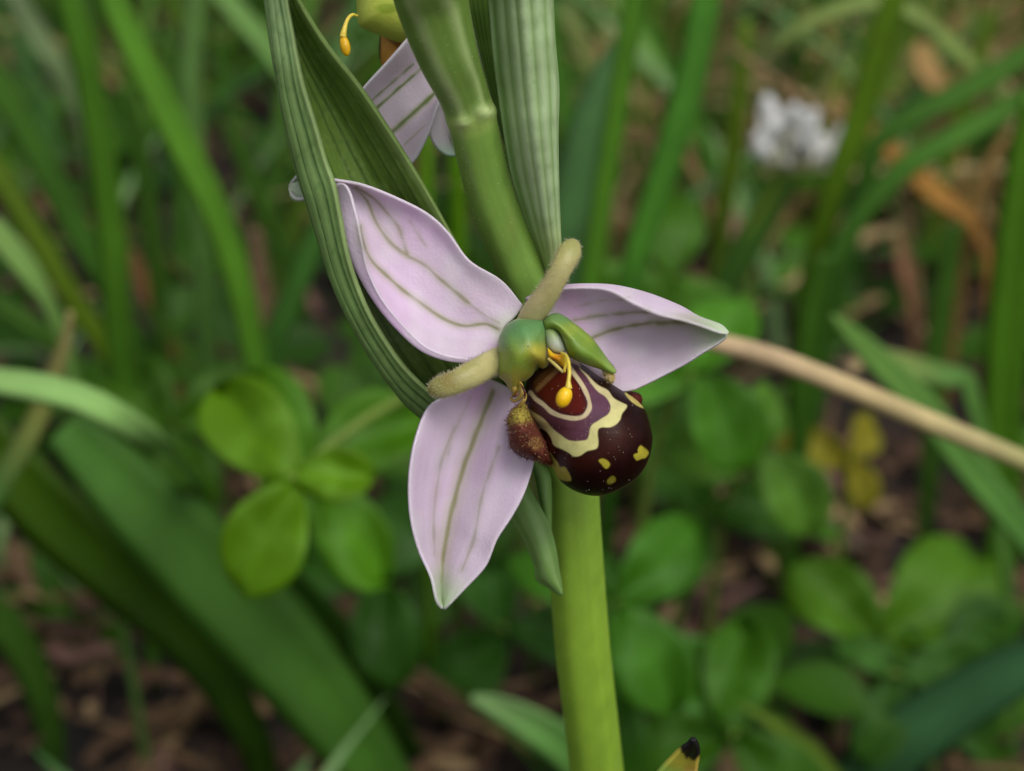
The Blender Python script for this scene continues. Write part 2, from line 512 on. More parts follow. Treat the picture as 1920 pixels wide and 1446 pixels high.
def bract_ridge(X, Y, u, v):
    return -0.014 * np.cos(2 * math.pi * (v - 0.02) / 0.2) * smooth(v, 0.02, 0.2) * (v < 1) - 0.018 * np.cos(2 * math.pi * (v - 1.22) / 0.22) * (v > 1.1) * (1 - smooth(v, 2.8, 2.98))

sheet_part('bract', [B_margin, B_keel, B_back, B_right], 180, 230, bract_colour, M_BRACT, orchid,
           'long folded green bract with dark veins, clasping one pink sepal', 0.28, bract_ridge)

# the pale ribbed bract beside the stem
C_left = [(960, -380, -14.5), (930, -280, -10.8), (914, -160, -7.0), (914, -60, -4.8), (919, 0, -3.8), (926, 90, -2.6), (936, 170, -1.4), (947, 250, -0.4), (962, 330, 0.8), (986, 405, 2.2), (1010, 465, 3.2), (1027, 512, 4.0)]
C_mid = [(961, -380, -14.6), (960, -280, -12.4), (964, -160, -9.0), (968, -60, -6.8), (975, 0, -5.8), (984, 100, -4.4), (994, 200, -3.0), (1006, 300, -1.4), (1020, 400, 0.6), (1032, 470, 2.2), (1034, 512, 3.4)]
C_right = [(962, -380, -14.5), (996, -280, -11.4), (1020, -160, -7.8), (1028, -60, -5.6), (1032, 0, -4.6), (1036, 80, -3.6), (1043, 165, -2.4), (1042, 255, -1.2), (1044, 350, 0.2), (1047, 430, 1.6), (1049, 478, 2.6), (1042, 512, 3.6)]
C_rear = [(961, -380, -14.4), (984, -280, -10.4), (1004, -160, -6.0), (1010, -60, -3.4), (1014, 0, -2.2), (1018, 80, -1.2), (1024, 165, -0.2), (1024, 255, 0.8), (1028, 350, 1.8), (1034, 430, 2.8), (1040, 478, 3.4), (1040, 512, 4.0)]

def pale_colour(X, Y, u, v):
    c = full(lin(152, 176, 126), X)
    c = mix(c, full(lin(118, 148, 92), X), 1 - smooth(v, 0.05, 0.55))
    ph = 2 * math.pi * v / 0.36 + 0.5 * vnoise(Y, X, 60, 2)
    c = mix(c, full(lin(176, 198, 156), X), 0.55 * (0.5 + 0.5 * np.cos(ph)) ** 2)
    c = mix(c, full(lin(108, 142, 74), X), 0.55 * (0.5 - 0.5 * np.cos(ph)) ** 5)
    net = np.abs(vnoise(X, Y * 0.4, 8, 31))
    c = mix(c, full(lin(120, 150, 86), X), 0.30 * (1 - smooth(net, 0, 0.16)))
    c = mix(c, full(lin(168, 184, 104), X), 0.6 * smooth(Y, 380, 500))
    return c
sheet_part('bract', [C_left, C_mid, C_right, C_rear], 120, 84, pale_colour, M_BRACT, orchid, 'pale ribbed bract standing close beside the stem', 0.26,
           lambda X, Y, u, v: -0.06 * np.cos(2 * math.pi * v / 0.36) * (v < 2) * (1 - u ** 4))
# the dark strip between stem and pale bract
def strip_colour(X, Y, u, v):
    c = full(lin(84, 112, 46), X)
    for k in (0.3, 0.65, 1.0, 1.4):
        c = mix(c, full(lin(54, 80, 30), X), 0.6 * (1 - smooth(np.abs(v - k), 0.03, 0.12)))
    return c
sheet_part('bract', [[(868, -60, -2.2), (878, 0, -1.4), (897, 90, 0.0), (920, 175, 1.4), (946, 270, 2.4), (985, 390, 4.0), (1020, 500, 5.4)],
                     [(895, -60, -2.0), (902, 0, -1.2), (914, 90, 0.2), (934, 190, 1.7), (962, 300, 2.8), (996, 400, 4.2), (1026, 500, 5.4)],
                     [(924, -60, -1.4), (928, 0, -0.8), (932, 90, 0.5), (950, 200, 2.0), (975, 300, 3.0), (1006, 400, 4.4), (1032, 500, 5.4)]],
           60, 30, strip_colour, M_BRACT, orchid, 'dark green bract edge squeezed between stem and pale bract', 0.22)
# the small pointed bract tip hanging under the lower sepal
sheet_part('bract', [[(900, 880, 8.0), (935, 930, 7.4), (958, 968, 7.2), (985, 1015, 7.0), (1004, 1060, 7.0), (1008, 1086, 7.2), (1030, 1100, 7.2), (1051, 1115, 7.4)],
                     [(930, 870, 7.2), (962, 920, 6.6), (985, 960, 6.3), (1008, 1010, 6.2), (1022, 1055, 6.2), (1030, 1080, 6.4), (1041, 1098, 6.8), (1052, 1114, 7.3)],
                     [(960, 860, 7.6), (985, 905, 7.2), (1005, 940, 7.0), (1028, 985, 6.9), (1040, 1030, 6.9), (1045, 1065, 7.0), (1050, 1092, 7.1), (1053, 1114, 7.3)]],
           60, 24, lambda X, Y, u, v: mix(full(lin(104, 140, 70), X), full(lin(142, 170, 108), X), 0.6 * (0.5 + 0.5 * np.cos(v * 9)) * (0.4 + 0.6 * u)),
           M_BRACT, orchid, 'small pointed green bract tip curling down beside the stem', 0.25)
sheet_part('bract', [[(985, 850, 8.2), (1003, 890, 7.4), (1012, 930, 7.2), (1020, 970, 7.4), (1026, 1000, 7.8)],
                     [(1000, 850, 7.8), (1016, 890, 7.0), (1022, 930, 6.8), (1026, 970, 7.2), (1029, 1000, 7.7)],
                     [(1018, 850, 8.2), (1030, 890, 7.4), (1032, 930, 7.2), (1032, 970, 7.4), (1031, 1000, 7.8)]],
           30, 14, lambda X, Y, u, v: mix(full(lin(70, 110, 40), X), full(lin(116, 152, 80), X), smooth(v, 0.2, 1.0)), M_BRACT, orchid, None, 0.2)

# ------------------------------------------------------------------ the front flower
v, f, X, Y = knob(985, 665, 2.6, 42, 58, 2.4, -0.5, 20, 32)
flower = make('flower', v, f, lin(140, 160, 80), M_FLESH, orchid, ORG, label='open flower with three pale pink sepals and a brown patterned lip')

LILAC, PINK, PALE, VEIN, GREENISH = lin(204, 190, 207), lin(206, 174, 209), lin(214, 206, 216), lin(120, 120, 74), lin(184, 204, 170)

def petal_colour(veins, wide, base_xy, tip_xy, seed, pinkness=0.5):
    def fn(X, Y, u, v, vmax=None):
        c = full(LILAC, X)
        n = vnoise(X, Y, 38, seed)
        c = mix(c, full(PINK, X), np.clip(0.35 + 0.5 * n, 0, 1) * pinkness)
        c = mix(c, full(lin(186, 172, 184), X), np.clip(vnoise(X, Y, 26, seed + 3), 0, 1) * 0.4)
        db = np.hypot(X - base_xy[0], Y - base_xy[1])
        c = mix(c, full(lin(204, 152, 206), X), 0.55 * (1 - smooth(np.abs(db - 60), 10, 60)) * (0.6 + 0.4 * n))
        c = mix(c, full(lin(206, 212, 196), X), 0.8 * (1 - smooth(db, 8, 48)))
        streak = vnoise(X * 1.0, Y * 1.0, 7, seed + 5)
        c = c * (1 + 0.02 * streak)[..., None]
        vk = v / v.max() * 90 + 1.5 * vnoise(X, Y, 30, seed + 6)
        c = mix(c, full(lin(176, 160, 172), X), 0.13 * smooth(np.sin(vk) * 0.35 + vnoise(vk * 0.7, u * 14, 2.0, seed + 7), 0.1, 1.2))
        c = mix(c, full(lin(224, 216, 226), X), 0.30 * np.clip(vnoise(X, Y, 15, seed + 9), 0, 1))
        for line, w, s in veins:
            d = seg_dist(X, Y, resample(line, 30)) + 1.3 * vnoise(X, Y, 6, seed + 8)
            c = mix(c, full(lin(170, 164, 150), X), s * 0.6 * (1 - smooth(d, w * 0.6, w * 4.2)))
            c = mix(c, full(VEIN, X), s * 0.85 * (1 - smooth(d, w * 0.1, w * 1.35)))
        dt = np.hypot(X - tip_xy[0], Y - tip_xy[1])
        c = mix(c, full(GREENISH, X), 0.8 * (1 - smooth(dt, 12, 95)))
        vn = v / v.max()
        e = np.minimum(vn, 1 - vn)
        c = mix(c, full(PALE, X), 0.6 * (1 - smooth(e, 0.0, 0.06)))
        return c
    return fn

# sepal lying in the folded bract
A_f = [(543, 352, 0.3), (550, 368, -0.5), (565, 373, -0.8), (600, 362, -1.0), (646, 346, -2.2), (668, 400, -2.6), (678, 450, -2.5), (690, 505, -2.0), (716, 560, -1.5), (757, 611, -1.0), (805, 654, -0.6), (870, 672, 0), (932, 655, 0.4)]
A_l = [(543, 352, 0.35), (548, 370, -0.1), (562, 375, -0.2), (590, 368, -0.4), (626, 348, -1.2), (640, 430, -1.6), (660, 490, -1.5), (699, 557, -1.0), (744, 612, -0.7), (799, 657, -0.3), (868, 674, 0.2), (931, 657, 0.5)]
A_c = [(543, 351, 0.35), (550, 358, 0.1), (565, 358, 0.1), (600, 352, 0.5), (645, 362, 0.5), (669, 430, 0.6), (692, 488, 0.7), (729, 523, 0.8), (772, 558, 0.8), (831, 598, 0.8), (872, 612, 0.8), (909, 616, 0.8), (940, 640, 0.7)]
A_a = [(543, 350, 0.35), (550, 346, 0.1), (565, 342, 0.1), (600, 342, 0.5), (660, 352, 0.9), (690, 382, 1.2), (704, 414, 1.3), (731, 453, 1.3), (764, 480, 1.2), (799, 499, 1.1), (830, 526, 1.0), (878, 562, 0.8), (945, 615, 0.7)]
A_m = [(543, 350, 0.35), (550, 340, 0.3), (566, 332, 0.3), (600, 338, 0.3), (655, 343, 0.4), (700, 362, 0.7), (745, 392, 0.9), (790, 425, 0.9), (830, 462, 0.8), (862, 505, 0.7), (915, 550, 0.7), (965, 595, 0.7)]
A_t = [(543, 349, 0.3), (550, 338, -0.1), (566, 325, -0.4), (600, 333, -0.4), (632, 338, -0.9), (680, 347, -0.5), (740, 370, 0.0), (800, 400, 0.2), (840, 436, 0.2), (880, 489, 0.2), (940, 526, 0.4), (980, 572, 0.7)]
va = [(666, 352), (688, 377), (702, 412), (729, 453), (764, 480), (799, 499), (828, 526), (877, 566)]
vb = [(668, 350), (690, 362), (707, 375), (729, 402), (748, 426), (756, 450), (764, 477)]
vc = [(672, 425), (677, 450), (694, 488), (729, 523), (772, 558), (831, 598), (872, 612), (909, 607), (934, 617)]
ve = [(877, 566), (905, 588), (935, 605)]
vd = [(770, 415), (785, 440), (800, 462)]
sheet_part('sepal', [A_f, A_l, A_c, A_a, A_m, A_t], 120, 100,
           petal_colour([(va, 3.4, 0.8), (vb, 3.0, 0.7), (vc, 3.6, 0.9), (vd, 2.4, 0.35), (ve, 2.6, 0.35)], 1, (955, 620), (548, 350), 11, 0.55), M_SEPAL, flower,
           'pink sepal with rolled pale edge lying inside the folded bract')
# sepal pointing away from the stem, one edge rolled over
S_f = [(1000, 566, 0.9), (1040, 545, 0.4), (1130, 543, -0.4), (1190, 572, -1.6), (1232, 590, -2.4), (1280, 601, -2.7), (1318, 613, -2.4), (1345, 624, -1.9), (1362, 628, -1.3)]
S_t = [(985, 562, 1.3), (1035, 540, 0.8), (1130, 535, 0.2), (1200, 547, -0.2), (1270, 573, -0.7), (1310, 595, -0.9), (1350, 610, -1.0), (1365, 624, -1.1)]
S_b = [(1000, 590, 1.6), (1050, 565, 1.4), (1130, 560, 1.2), (1200, 570, 1.2), (1262, 588, 1.0), (1302, 603, 0.5), (1345, 618, -0.3), (1362, 627, -0.9)]
S_v = [(1030, 640, 1.9), (1080, 625, 1.8), (1130, 618, 1.9), (1200, 608, 1.9), (1255, 606, 1.4), (1305, 609, 0.7), (1345, 622, -0.2), (1361, 629, -0.9)]
S_w = [(1060, 690, 1.6), (1100, 680, 1.4), (1150, 668, 1.2), (1205, 658, 0.9), (1260, 645, 0.5), (1310, 632, 0.0), (1345, 632, -0.5), (1361, 631, -1.0)]
S_l = [(1085, 735, 1.3), (1130, 738, 0.9), (1180, 733, 0.4), (1205, 724, 0.2), (1280, 686, -0.3), (1318, 662, -0.6), (1346, 645, -0.8), (1363, 632, -1.0)]
s1 = [(1075, 600), (1120, 592), (1180, 585), (1215, 584)]
s2 = [(1100, 640), (1140, 622), (1185, 611), (1235, 605), (1290, 603), (1345, 620)]
s4 = [(1235, 607), (1290, 606), (1335, 619)]  # dark olive band: the vein plus painted shade under the rolled edge
s3 = [(1080, 575), (1130, 562), (1180, 560)]
def flip(r): return r[::-1]
sheet_part('sepal', [S_f, S_t, S_b, S_v, S_w, S_l], 110, 100,
           petal_colour([(s1, 2.8, 0.7), (s2, 4.0, 1.0), (s3, 2.0, 0.3), (s4, 6.0, 0.9)], 1, (1015, 600), (1362, 626), 17, 0.4), M_SEPAL, flower,
           'pink sepal with one edge rolled over, pointing away from the stem')
# sepal hanging down
H_l = [(868, 700, 1.0), (850, 735, 0.6), (803, 764, 0.0), (777, 830, -0.6), (767, 900, -0.6), (770, 970, -0.4), (785, 1030, -0.2), (808, 1082, 0.0), (818, 1125, 0.4), (829, 1142, 0.9)]
H_a = [(895, 705, 1.7), (872, 745, 1.4), (835, 790, 1.1), (812, 850, 0.9), (801, 910, 0.9), (797, 975, 1.0), (803, 1030, 1.1), (816, 1080, 1.2), (823, 1122, 1.2), (830, 1140, 1.3)]
H_v = [(930, 715, 2.2), (915, 755, 2.2), (890, 820, 2.3), (863, 900, 2.4), (848, 950, 2.5), (837, 1005, 2.5), (829, 1050, 2.4), (827, 1090, 2.1), (828, 1122, 1.8), (831, 1140, 1.6)]
H_b = [(950, 725, 1.8), (945, 770, 1.5), (930, 830, 1.3), (912, 900, 1.2), (895, 955, 1.3), (878, 1010, 1.4), (860, 1055, 1.4), (845, 1095, 1.3), (836, 1122, 1.3), (832, 1140, 1.4)]
H_c = [(975, 735, 1.8), (975, 785, 1.4), (968, 840, 1.1), (952, 905, 0.9), (930, 960, 0.9), (906, 1010, 0.9), (880, 1055, 0.9), (856, 1095, 0.9), (841, 1123, 1.0), (833, 1141, 1.2)]
H_r = [(1005, 745, 1.6), (1008, 800, 1.3), (1003, 860, 0.9), (985, 920, 0.5), (962, 965, 0.4), (931, 1012, 0.3), (910, 1062, 0.3), (870, 1106, 0.5), (845, 1132, 0.8), (833, 1143, 1.1)]
h1 = [(925, 735), (890, 820), (862, 900), (838, 1000), (828, 1080), (828, 1130)]  # main vein, widened so its colour also carries the gutter's shade
h2 = [(850, 800), (825, 870), (812, 960), (812, 1040)]
h3 = [(935, 840), (905, 930), (890, 1010), (868, 1070)]
h4 = [(880, 745), (850, 810), (838, 850)]
sheet_part('sepal', [H_l, H_a, H_v, H_b, H_c, H_r], 120, 100,
           petal_colour([(h1, 6.5, 1.0), (h2, 3.0, 0.4), (h3, 3.0, 0.45), (h4, 2.5, 0.25)], 1, (950, 700), (830, 1140), 23, 0.5), M_SEPAL, flower,
           'pink sepal hanging down to a narrow pale green tip')

def finger(path, rad, c0, c1, seed, label):
    q = resample([(*p, r) for p, r in zip(path, rad)], 60, 2)
    P = W(q[:, 0], q[:, 1], D + q[:, 2])
    R = q[:, 3] * K * D
    t = np.linspace(0, 1, 60)
    R = R * np.sqrt(np.clip(1 - ((t - 0.86) / 0.14).clip(0, 1) ** 2, 0.003, 1))
    Vv, F = tube(P, R, 26, flat=0.75)
    tt = np.repeat(t, 26)
    nn = vnoise(Vv[:, 0] * 10, Vv[:, 2] * 10, 3.0, seed)
    c = mix(np.tile(c0, (len(Vv), 1)), np.tile(c1, (len(Vv), 1)), np.clip(tt + 0.3 * nn, 0, 1))
    c = mix(c, np.tile(linf(120, 84, 48), (len(Vv), 1)), np.clip(nn - 0.35, 0, 1) * smooth(tt, 0.45, 0.8) * 0.5)
    Nn = Vv - np.repeat(P, 26, 0); Nn /= np.linalg.norm(Nn, axis=1)[:, None] + 1e-9
    sel = rng.choice(np.where(tt > 0.12)[0], 900)
    hv, hf = hairs(Vv[sel], Nn[sel], 0.20, 0.012)
    make('petal', *join((Vv, F, c), (hv, hf, linf(206, 196, 150))), M_FLESH, flower, ORG, label=label)
finger([(985, 622, 1.0), (1003, 585, -0.4), (1030, 545, -1.4), (1052, 505, -1.8), (1066, 477, -1.6), (1078, 450, -1.0)], [25, 24, 21, 20, 22, 19], linf(204, 190, 140), linf(158, 158, 92), 41, 'upright narrow downy green petal')
finger([(950, 668, 0.6), (925, 680, -0.4), (890, 699, -1.3), (855, 716, -1.7), (830, 725, -1.6), (803, 733, -1.1)], [25, 24, 24, 22, 21, 16], linf(198, 190, 134), linf(150, 146, 82), 43, 'sideways narrow downy olive petal')

# the lip: a swollen brown pouch with cream rings
z4 = lambda pts: [(940 + x / 6.027, 700 + y / 6.027) for x, y in pts]
z1 = lambda pts: [(920 + x / 6.885, 570 + y / 6.885) for x, y in pts]
LIP = [(982, 742), (984, 760), (996, 785), (1010, 803), (1018, 830), (1023, 850), (1033, 869), (1046, 896), (1063, 912), (1086, 924), (1112, 930), (1139, 927), (1169, 914), (1195, 896), (1212, 873),
       (1220, 849), (1224, 823), (1220, 800), (1214, 780), (1207, 765), (1189, 746), (1164, 731), (1139, 715), (1116, 701), (1099, 688), (1075, 676), (1040, 672), (1010, 685), (990, 708)]
ring1 = z4([(330, 220), (390, 290), (480, 360), (560, 430), (660, 480), (800, 508), (910, 498), (970, 450), (1000, 370), (980, 270), (930, 160), (880, 80), (820, 0), (780, -60)])
spec_in = z4([(400, 240), (480, 330), (570, 400), (670, 450), (800, 482), (900, 470), (945, 430), (970, 360), (950, 280), (900, 170), (850, 90), (780, 0), (720, -70), (560, -90), (420, -20), (345, 90), (360, 190)])
ring2_in = z4([(255, 372), (290, 395), (400, 460), (520, 555), (600, 640), (680, 700), (770, 765), (940, 760), (985, 710), (1000, 640), (1030, 580), (1110, 530), (1190, 480), (1225, 410), (1220, 340), (1170, 260), (1090, 200), (1010, 110), (960, 40), (890, -40), (840, -100), (500, -150), (200, 100)])
ring2_out = z4([(225, 395), (260, 450), (330, 520), (420, 600), (500, 660), (560, 740), (590, 810), (680, 850), (760, 900), (820, 940), (900, 925), (980, 880), (1080, 850), (1097, 780), (1092, 650), (1130, 612), (1220, 605), (1300, 570), (1350, 520), (1370, 450), (1422, 370), (1380, 335), (1270, 280), (1210, 200), (1110, 145), (1030, 75), (960, 5), (900, -60), (850, -130), (500, -180), (180, 80)])
stripe_l = z4([(350, 690), (420, 730), (500, 840), (570, 910), (630, 1000), (660, 1060), (730, 1070), (790, 1200), (760, 1222), (700, 1212), (600, 1160), (540, 1020), (480, 900), (400, 800)])
stripe_r = z4([(1400, 225), (1480, 265), (1560, 330), (1620, 390), (1560, 376), (1470, 325)])
spot_a = z4([(1105, 985), (1150, 962), (1200, 985), (1228, 1030), (1195, 1078), (1160, 1068), (1130, 1030)])
spot_b = z4([(1545, 860), (1570, 818), (1610, 840), (1668, 895), (1640, 950), (1590, 965), (1530, 985), (1500, 925), (1545, 900)])
spot_c = z4([(1195, 1210), (1250, 1160), (1290, 1180), (1285, 1225), (1215, 1255)])
red_zone = z4([(560, 740), (700, 860), (820, 950), (1090, 860), (1110, 640), (1340, 540), (1500, 700), (1350, 900), (1150, 1000), (900, 1080), (700, 1050), (600, 900)])

def build_lip():
    Vv, F, X, Y, R, Fr = dome(LIP, (1112, 812), 3.0, 0.4, nr=120, nt=300, back=0.75, power=2.2, expo=0.55, tilt=(-0.5, -0.4))
    n1, n2 = vnoise(X, Y, 5, 51), vnoise(X, Y, 14, 52)
    c = full(linf(29, 8, 7), X)
    c = mix(c, full(linf(54, 20, 11), X), 0.85 * smooth(inside(X, Y, red_zone), -25, 25))
    c = mix(c, full(linf(76, 32, 20), X), 0.8 * smooth(inside(X, Y, z4([(230, 430), (330, 530), (560, 760), (620, 900), (540, 920), (400, 720), (250, 560)])), -4, 5))
    d_out = inside(X, Y, closed(ring2_out, 160)) + 0.9 * n1
    d_in = inside(X, Y, closed(ring2_in, 160)) + 0.9 * n1
    cream = mix(full(linf(198, 186, 142), X), full(linf(200, 196, 130), X), smooth(Y + 0.3 * X, 1040, 1160))
    c = mix(c, cream, smooth(d_out, -1.5, 1.5))
    purple = mix(full(linf(84, 48, 56), X), full(linf(92, 60, 78), X), smooth(X, 1050, 1130))
    purple = mix(purple, full(linf(44, 14, 14), X), 1 - smooth(X, 985, 1030))
    purple = purple * (1 + 0.18 * n2)[:, None]
    c = mix(c, purple, smooth(d_in, -1.5, 1.5))
    d1 = seg_dist(X, Y, resample(ring1, 60)) + 0.7 * n1
    c = mix(c, full(linf(44, 18, 22), X), 0.8 * (1 - smooth(d1, 5, 8.5)) * smooth(inside(X, Y, spec_in), -2, 2))
    d_sp = inside(X, Y, spec_in)
    spec = mix(full(linf(76, 24, 12), X), full(linf(84, 20, 14), X), smooth(X, 1050, 1095))
    spec = mix(spec, full(linf(84, 54, 24), X), 1 - smooth(X + Y, 1722, 1750))
    spec = mix(spec, full(linf(124, 92, 56), X), 0.8 * (1 - smooth(np.abs(X + Y - 1738), 3, 9)) * (Y > 690))
    spec = mix(spec, full(linf(50, 16, 16), X), 0.8 * (1 - smooth(d_sp, 0, 7)))
    c = mix(c, spec, smooth(d_sp, -1, 1.5))
    c = mix(c, full(linf(190, 174, 138), X), 1 - smooth(d1, 3.0, 5.2))
    olive = linf(168, 158, 52)
    for poly, s, colr in ((stripe_l, 1, linf(158, 148, 62)), (stripe_r, 1, linf(196, 180, 104)), (spot_a, 1, olive), (spot_b, 1, olive), (spot_c, 0.6, olive)):
        c = mix(c, full(colr, X), s * smooth(inside(X, Y, closed(poly)) + 0.8 * n1, -1.6, 1.6))
    rim = (R > 0.985) & (Y > 800)
    c = mix(c, full(linf(150, 130, 72), X), 0.6 * smooth(R, 0.985, 1.0) * (X > 1130) * (Y > 860))
    c = np.where(Fr[:, None] > 0.5, c, full(linf(120, 110, 50), X))
    # a light dusting of grains
    idx = np.where((Fr > 0.5) & (R < 0.95))[0]
    Nn = (Vv - W(1112, 812, D + 1.5)); Nn /= np.linalg.norm(Nn, axis=1)[:, None]
    sel = rng.choice(idx, 90, replace=False)
    hv, hf = hairs(Vv[sel], Nn[sel], 0.05, 0.022)
    make('lip', *join((Vv, F, c), (hv, hf, linf(190, 180, 170))), M_LIP, flower, ORG, label='swollen dark brown lip with cream rings and yellow spots')
build_lip()

def side_lobe(outline, centre, h, base, cfun, nh, hl, label, hcols):
    Vv, F, X, Y, R, Fr = dome(outline, centre, h, base, nr=30, nt=90, back=0.6, blown=True, relief=lambda x, y: 0.10 * vnoise(x, y, 7, 68))
    c = cfun(X, Y, R)
    cc = W(centre[0], centre[1], D + base + 0.6)
    Nn = Vv - cc; Nn /= np.linalg.norm(Nn, axis=1)[:, None] + 1e-9
    parts = [(Vv, F, c)]
    for colr, fr in hcols:
        sel = rng.choice(np.where((Fr > 0.5))[0], int(nh * fr))
        hv, hf = hairs(Vv[sel], Nn[sel] + np.array([-0.25, 0, -0.2]), hl, 0.016, 0.4)
        parts.append((hv, hf, colr))
    make('side_lobe', *join(*parts), M_LIP, flower, ORG, label=label)
def lobe_col(X, Y, R):
    c = full(linf(106, 58, 46), X)
    c = mix(c, full(linf(64, 24, 18), X), smooth(Y - 0.25 * (X - 955), 828, 850))
    c = mix(c, full(linf(160, 148, 66), X), 1 - smooth(Y + 0.2 * (X - 955), 788, 806))
    c = mix(c, full(linf(150, 120, 66), X), 0.7 * (1 - smooth(np.hypot(X - 1004, Y - 832), 6, 18)))
    return c
side_lobe([(986, 757), (972, 760), (958, 770), (951, 788), (954, 815), (957, 838), (970, 853), (990, 861), (1010, 867), (1034, 872), (1030, 852), (1022, 828), (1010, 806), (998, 785)], (985, 815), 1.9, 0.0, lobe_col, 1300, 0.20,
          'hairy reddish brown side lobe with a yellow shoulder', ((linf(118, 62, 50), 0.6), (linf(74, 32, 24), 0.34), (linf(196, 170, 124), 0.06)))
side_lobe([(1176, 733), (1190, 735), (1200, 739), (1204, 748), (1203, 758), (1194, 762), (1180, 752)], (1190, 748), 0.7, 1.2, lambda X, Y, R: full(linf(84, 32, 26), X), 120, 0.3,
          'small reddish brown side lobe showing past the lip', ((linf(110, 60, 48), 1.0),))
side_lobe([(1128, 690), (1142, 692), (1152, 700), (1153, 712), (1146, 720), (1134, 712)], (1141, 705), 0.5, 0.3, lambda X, Y, R: full(linf(176, 156, 84), X), 90, 0.28, 'pale yellow tuft beside the column beak', ((linf(220, 200, 160), 1.0),))

# yellow folds at the throat of the lip
for pts, rad, colr in (([(972, 712, -0.8), (978, 724, -1.2), (978, 738, -1.2), (972, 748, -0.9), (962, 752, -0.5), (957, 745, -0.2)], 4.2, linf(170, 146, 72)),
                       ([(960, 716, -0.6), (965, 730, -0.9), (962, 742, -0.6)], 6.0, linf(150, 128, 52)),
                       ([(986, 738, -0.9), (983, 750, -1.1), (976, 758, -0.9), (970, 768, -0.6)], 4.0, linf(168, 140, 70)),
                       ([(976, 720, -1.5), (984, 735, -1.7), (984, 748, -1.5)], 2.2, linf(58, 22, 14)),
                       ([(969, 733, -1.4), (968, 741, -1.5), (960, 744, -1.2)], 2.4, linf(96, 52, 22))):
    q = resample(pts, 18)
    Vv, F = tube(W(q[:, 0], q[:, 1], D + q[:, 2]), rad * K * D * np.sin(np.linspace(0.5, 2.7, 18)), 12)
    make('throat_fold', Vv, F, colr, M_FLESH, flower, ORG)

# the column: a green hood in two lobes
hood = z1([(95, 480), (120, 400), (200, 280), (320, 200), (480, 188), (640, 195), (715, 215), (720, 330), (720, 450), (735, 560), (755, 700), (742, 790), (690, 832), (640, 822), (603, 792), (575, 850), (540, 920), (470, 980), (400, 1015), (372, 1120), (330, 1175), (255, 1130), (185, 1010), (110, 950), (92, 880), (100, 700)])
def build_hood():
    Vv, F, X, Y, R, Fr = dome(hood, (978, 650), 2.7, 0.0, nr=60, nt=180, back=0.6, tilt=(0.3, 0.2), blown=True, relief=lambda x, y: 0.10 * vnoise(x, y, 9, 66) - 0.35 * np.exp(-((x - 1010) / 12) ** 2 - ((y - 668) / 16) ** 2))
    n = vnoise(X, Y, 9, 61)
    c = full(linf(128, 150, 52), X)
    c = mix(c, full(linf(92, 140, 84), X), 1 - smooth(Y + 0.15 * (X - 980) + 6 * n, 612, 668))
    c = mix(c, full(linf(178, 170, 62), X), 0.9 * smooth(X - 0.4 * (Y - 650) + 6 * n, 974, 998) * smooth(Y, 634, 662))
    c = mix(c, full(linf(180, 164, 66), X), 0.75 * smooth(Y + 4 * n, 684, 716))
    c = mix(c, full(linf(186, 196, 140), X), 0.5 * smooth(R, 0.93, 1.0))
    c = mix(c, full(linf(30, 40, 20), X), 1 - smooth(np.hypot(X - 990, Y - 650), 0.8, 2.4))
    Nn = Vv - W(978, 650, D + 1.2); Nn /= np.linalg.norm(Nn, axis=1)[:, None]
    sel = rng.choice(np.where(Fr > 0.5)[0], 260)
    hv, hf = hairs(Vv[sel], Nn[sel], 0.06, 0.014)
    make('column', *join((Vv, F, c), (hv, hf, linf(170, 200, 160))), M_FLESH, flower, ORG, label='green hooded column turning yellow at its lower edge')
build_hood()
beak = z1([(680, 215), (760, 140), (860, 118), (960, 160), (1060, 230), (1180, 320), (1320, 450), (1420, 580), (1520, 720), (1600, 820), (1622, 885), (1550, 897), (1400, 842), (1200, 772), (1040, 702), (985, 640), (955, 540), (915, 440), (870, 360), (790, 320), (700, 330)])
def build_beak():
    Vv, F, X, Y, R, Fr = dome(beak, (1085, 645), 1.5, -0.4, nr=50, nt=170, back=0.6, tilt=(0.5, 0.0), blown=True, relief=lambda x, y: 0.30 * np.exp(-(((x - 1035) * 0.64 - (y - 590) * 0.77 - 4) / 9) ** 2) + 0.06 * vnoise(x, y, 8, 67))
    n = vnoise(X, Y, 10, 71)
    side = (X - 1035) * 0.64 - (Y - 590) * 0.77            # positive towards the outer rim
    c = mix(full(linf(132, 152, 58), X), full(linf(112, 144, 52), X), np.clip(0.5 + n, 0, 1))
    c = mix(c, full(linf(162, 186, 116), X), 0.75 * smooth(side + 2 * n, 12, 22) * smooth(Y, 600, 625))
    c = mix(c, full(linf(92, 132, 78), X), 0.8 * (1 - smooth(Y, 595, 615)))
    c = mix(c, full(linf(150, 180, 90), X), 0.6 * smooth(X, 1120, 1150))
    Nn = Vv - W(1075, 640, D + 0.8); Nn /= np.linalg.norm(Nn, axis=1)[:, None]
    make('column_beak', Vv, F, c, M_FLESH, flower, ORG, label='pointed green flap of the column over the lip')
build_beak()
def pillow(name, outline, centre, h, base, cfun, mat, parent, label=None, **kw):
    Vv, F, X, Y, R, Fr = dome(outline, centre, h, base, **kw)
    return make(name, Vv, F, cfun(X, Y, R), mat, parent, ORG, label=label)
pillow('anther_pouch', z1([(690, 330), (760, 300), (840, 325), (905, 420), (950, 520), (975, 590), (950, 635), (860, 645), (770, 610), (725, 540), (700, 430)]), (1039, 638), 0.55, -0.75,
       lambda X, Y, R: mix(full(linf(168, 176, 160), X), full(linf(128, 152, 84), X), 1 - smooth(Y + 0.4 * np.abs(X - 1038), 618, 650)), M_FLESH, flower, 'pale grey-green pouch between the lobes of the column', nr=24, nt=70, blown=True)
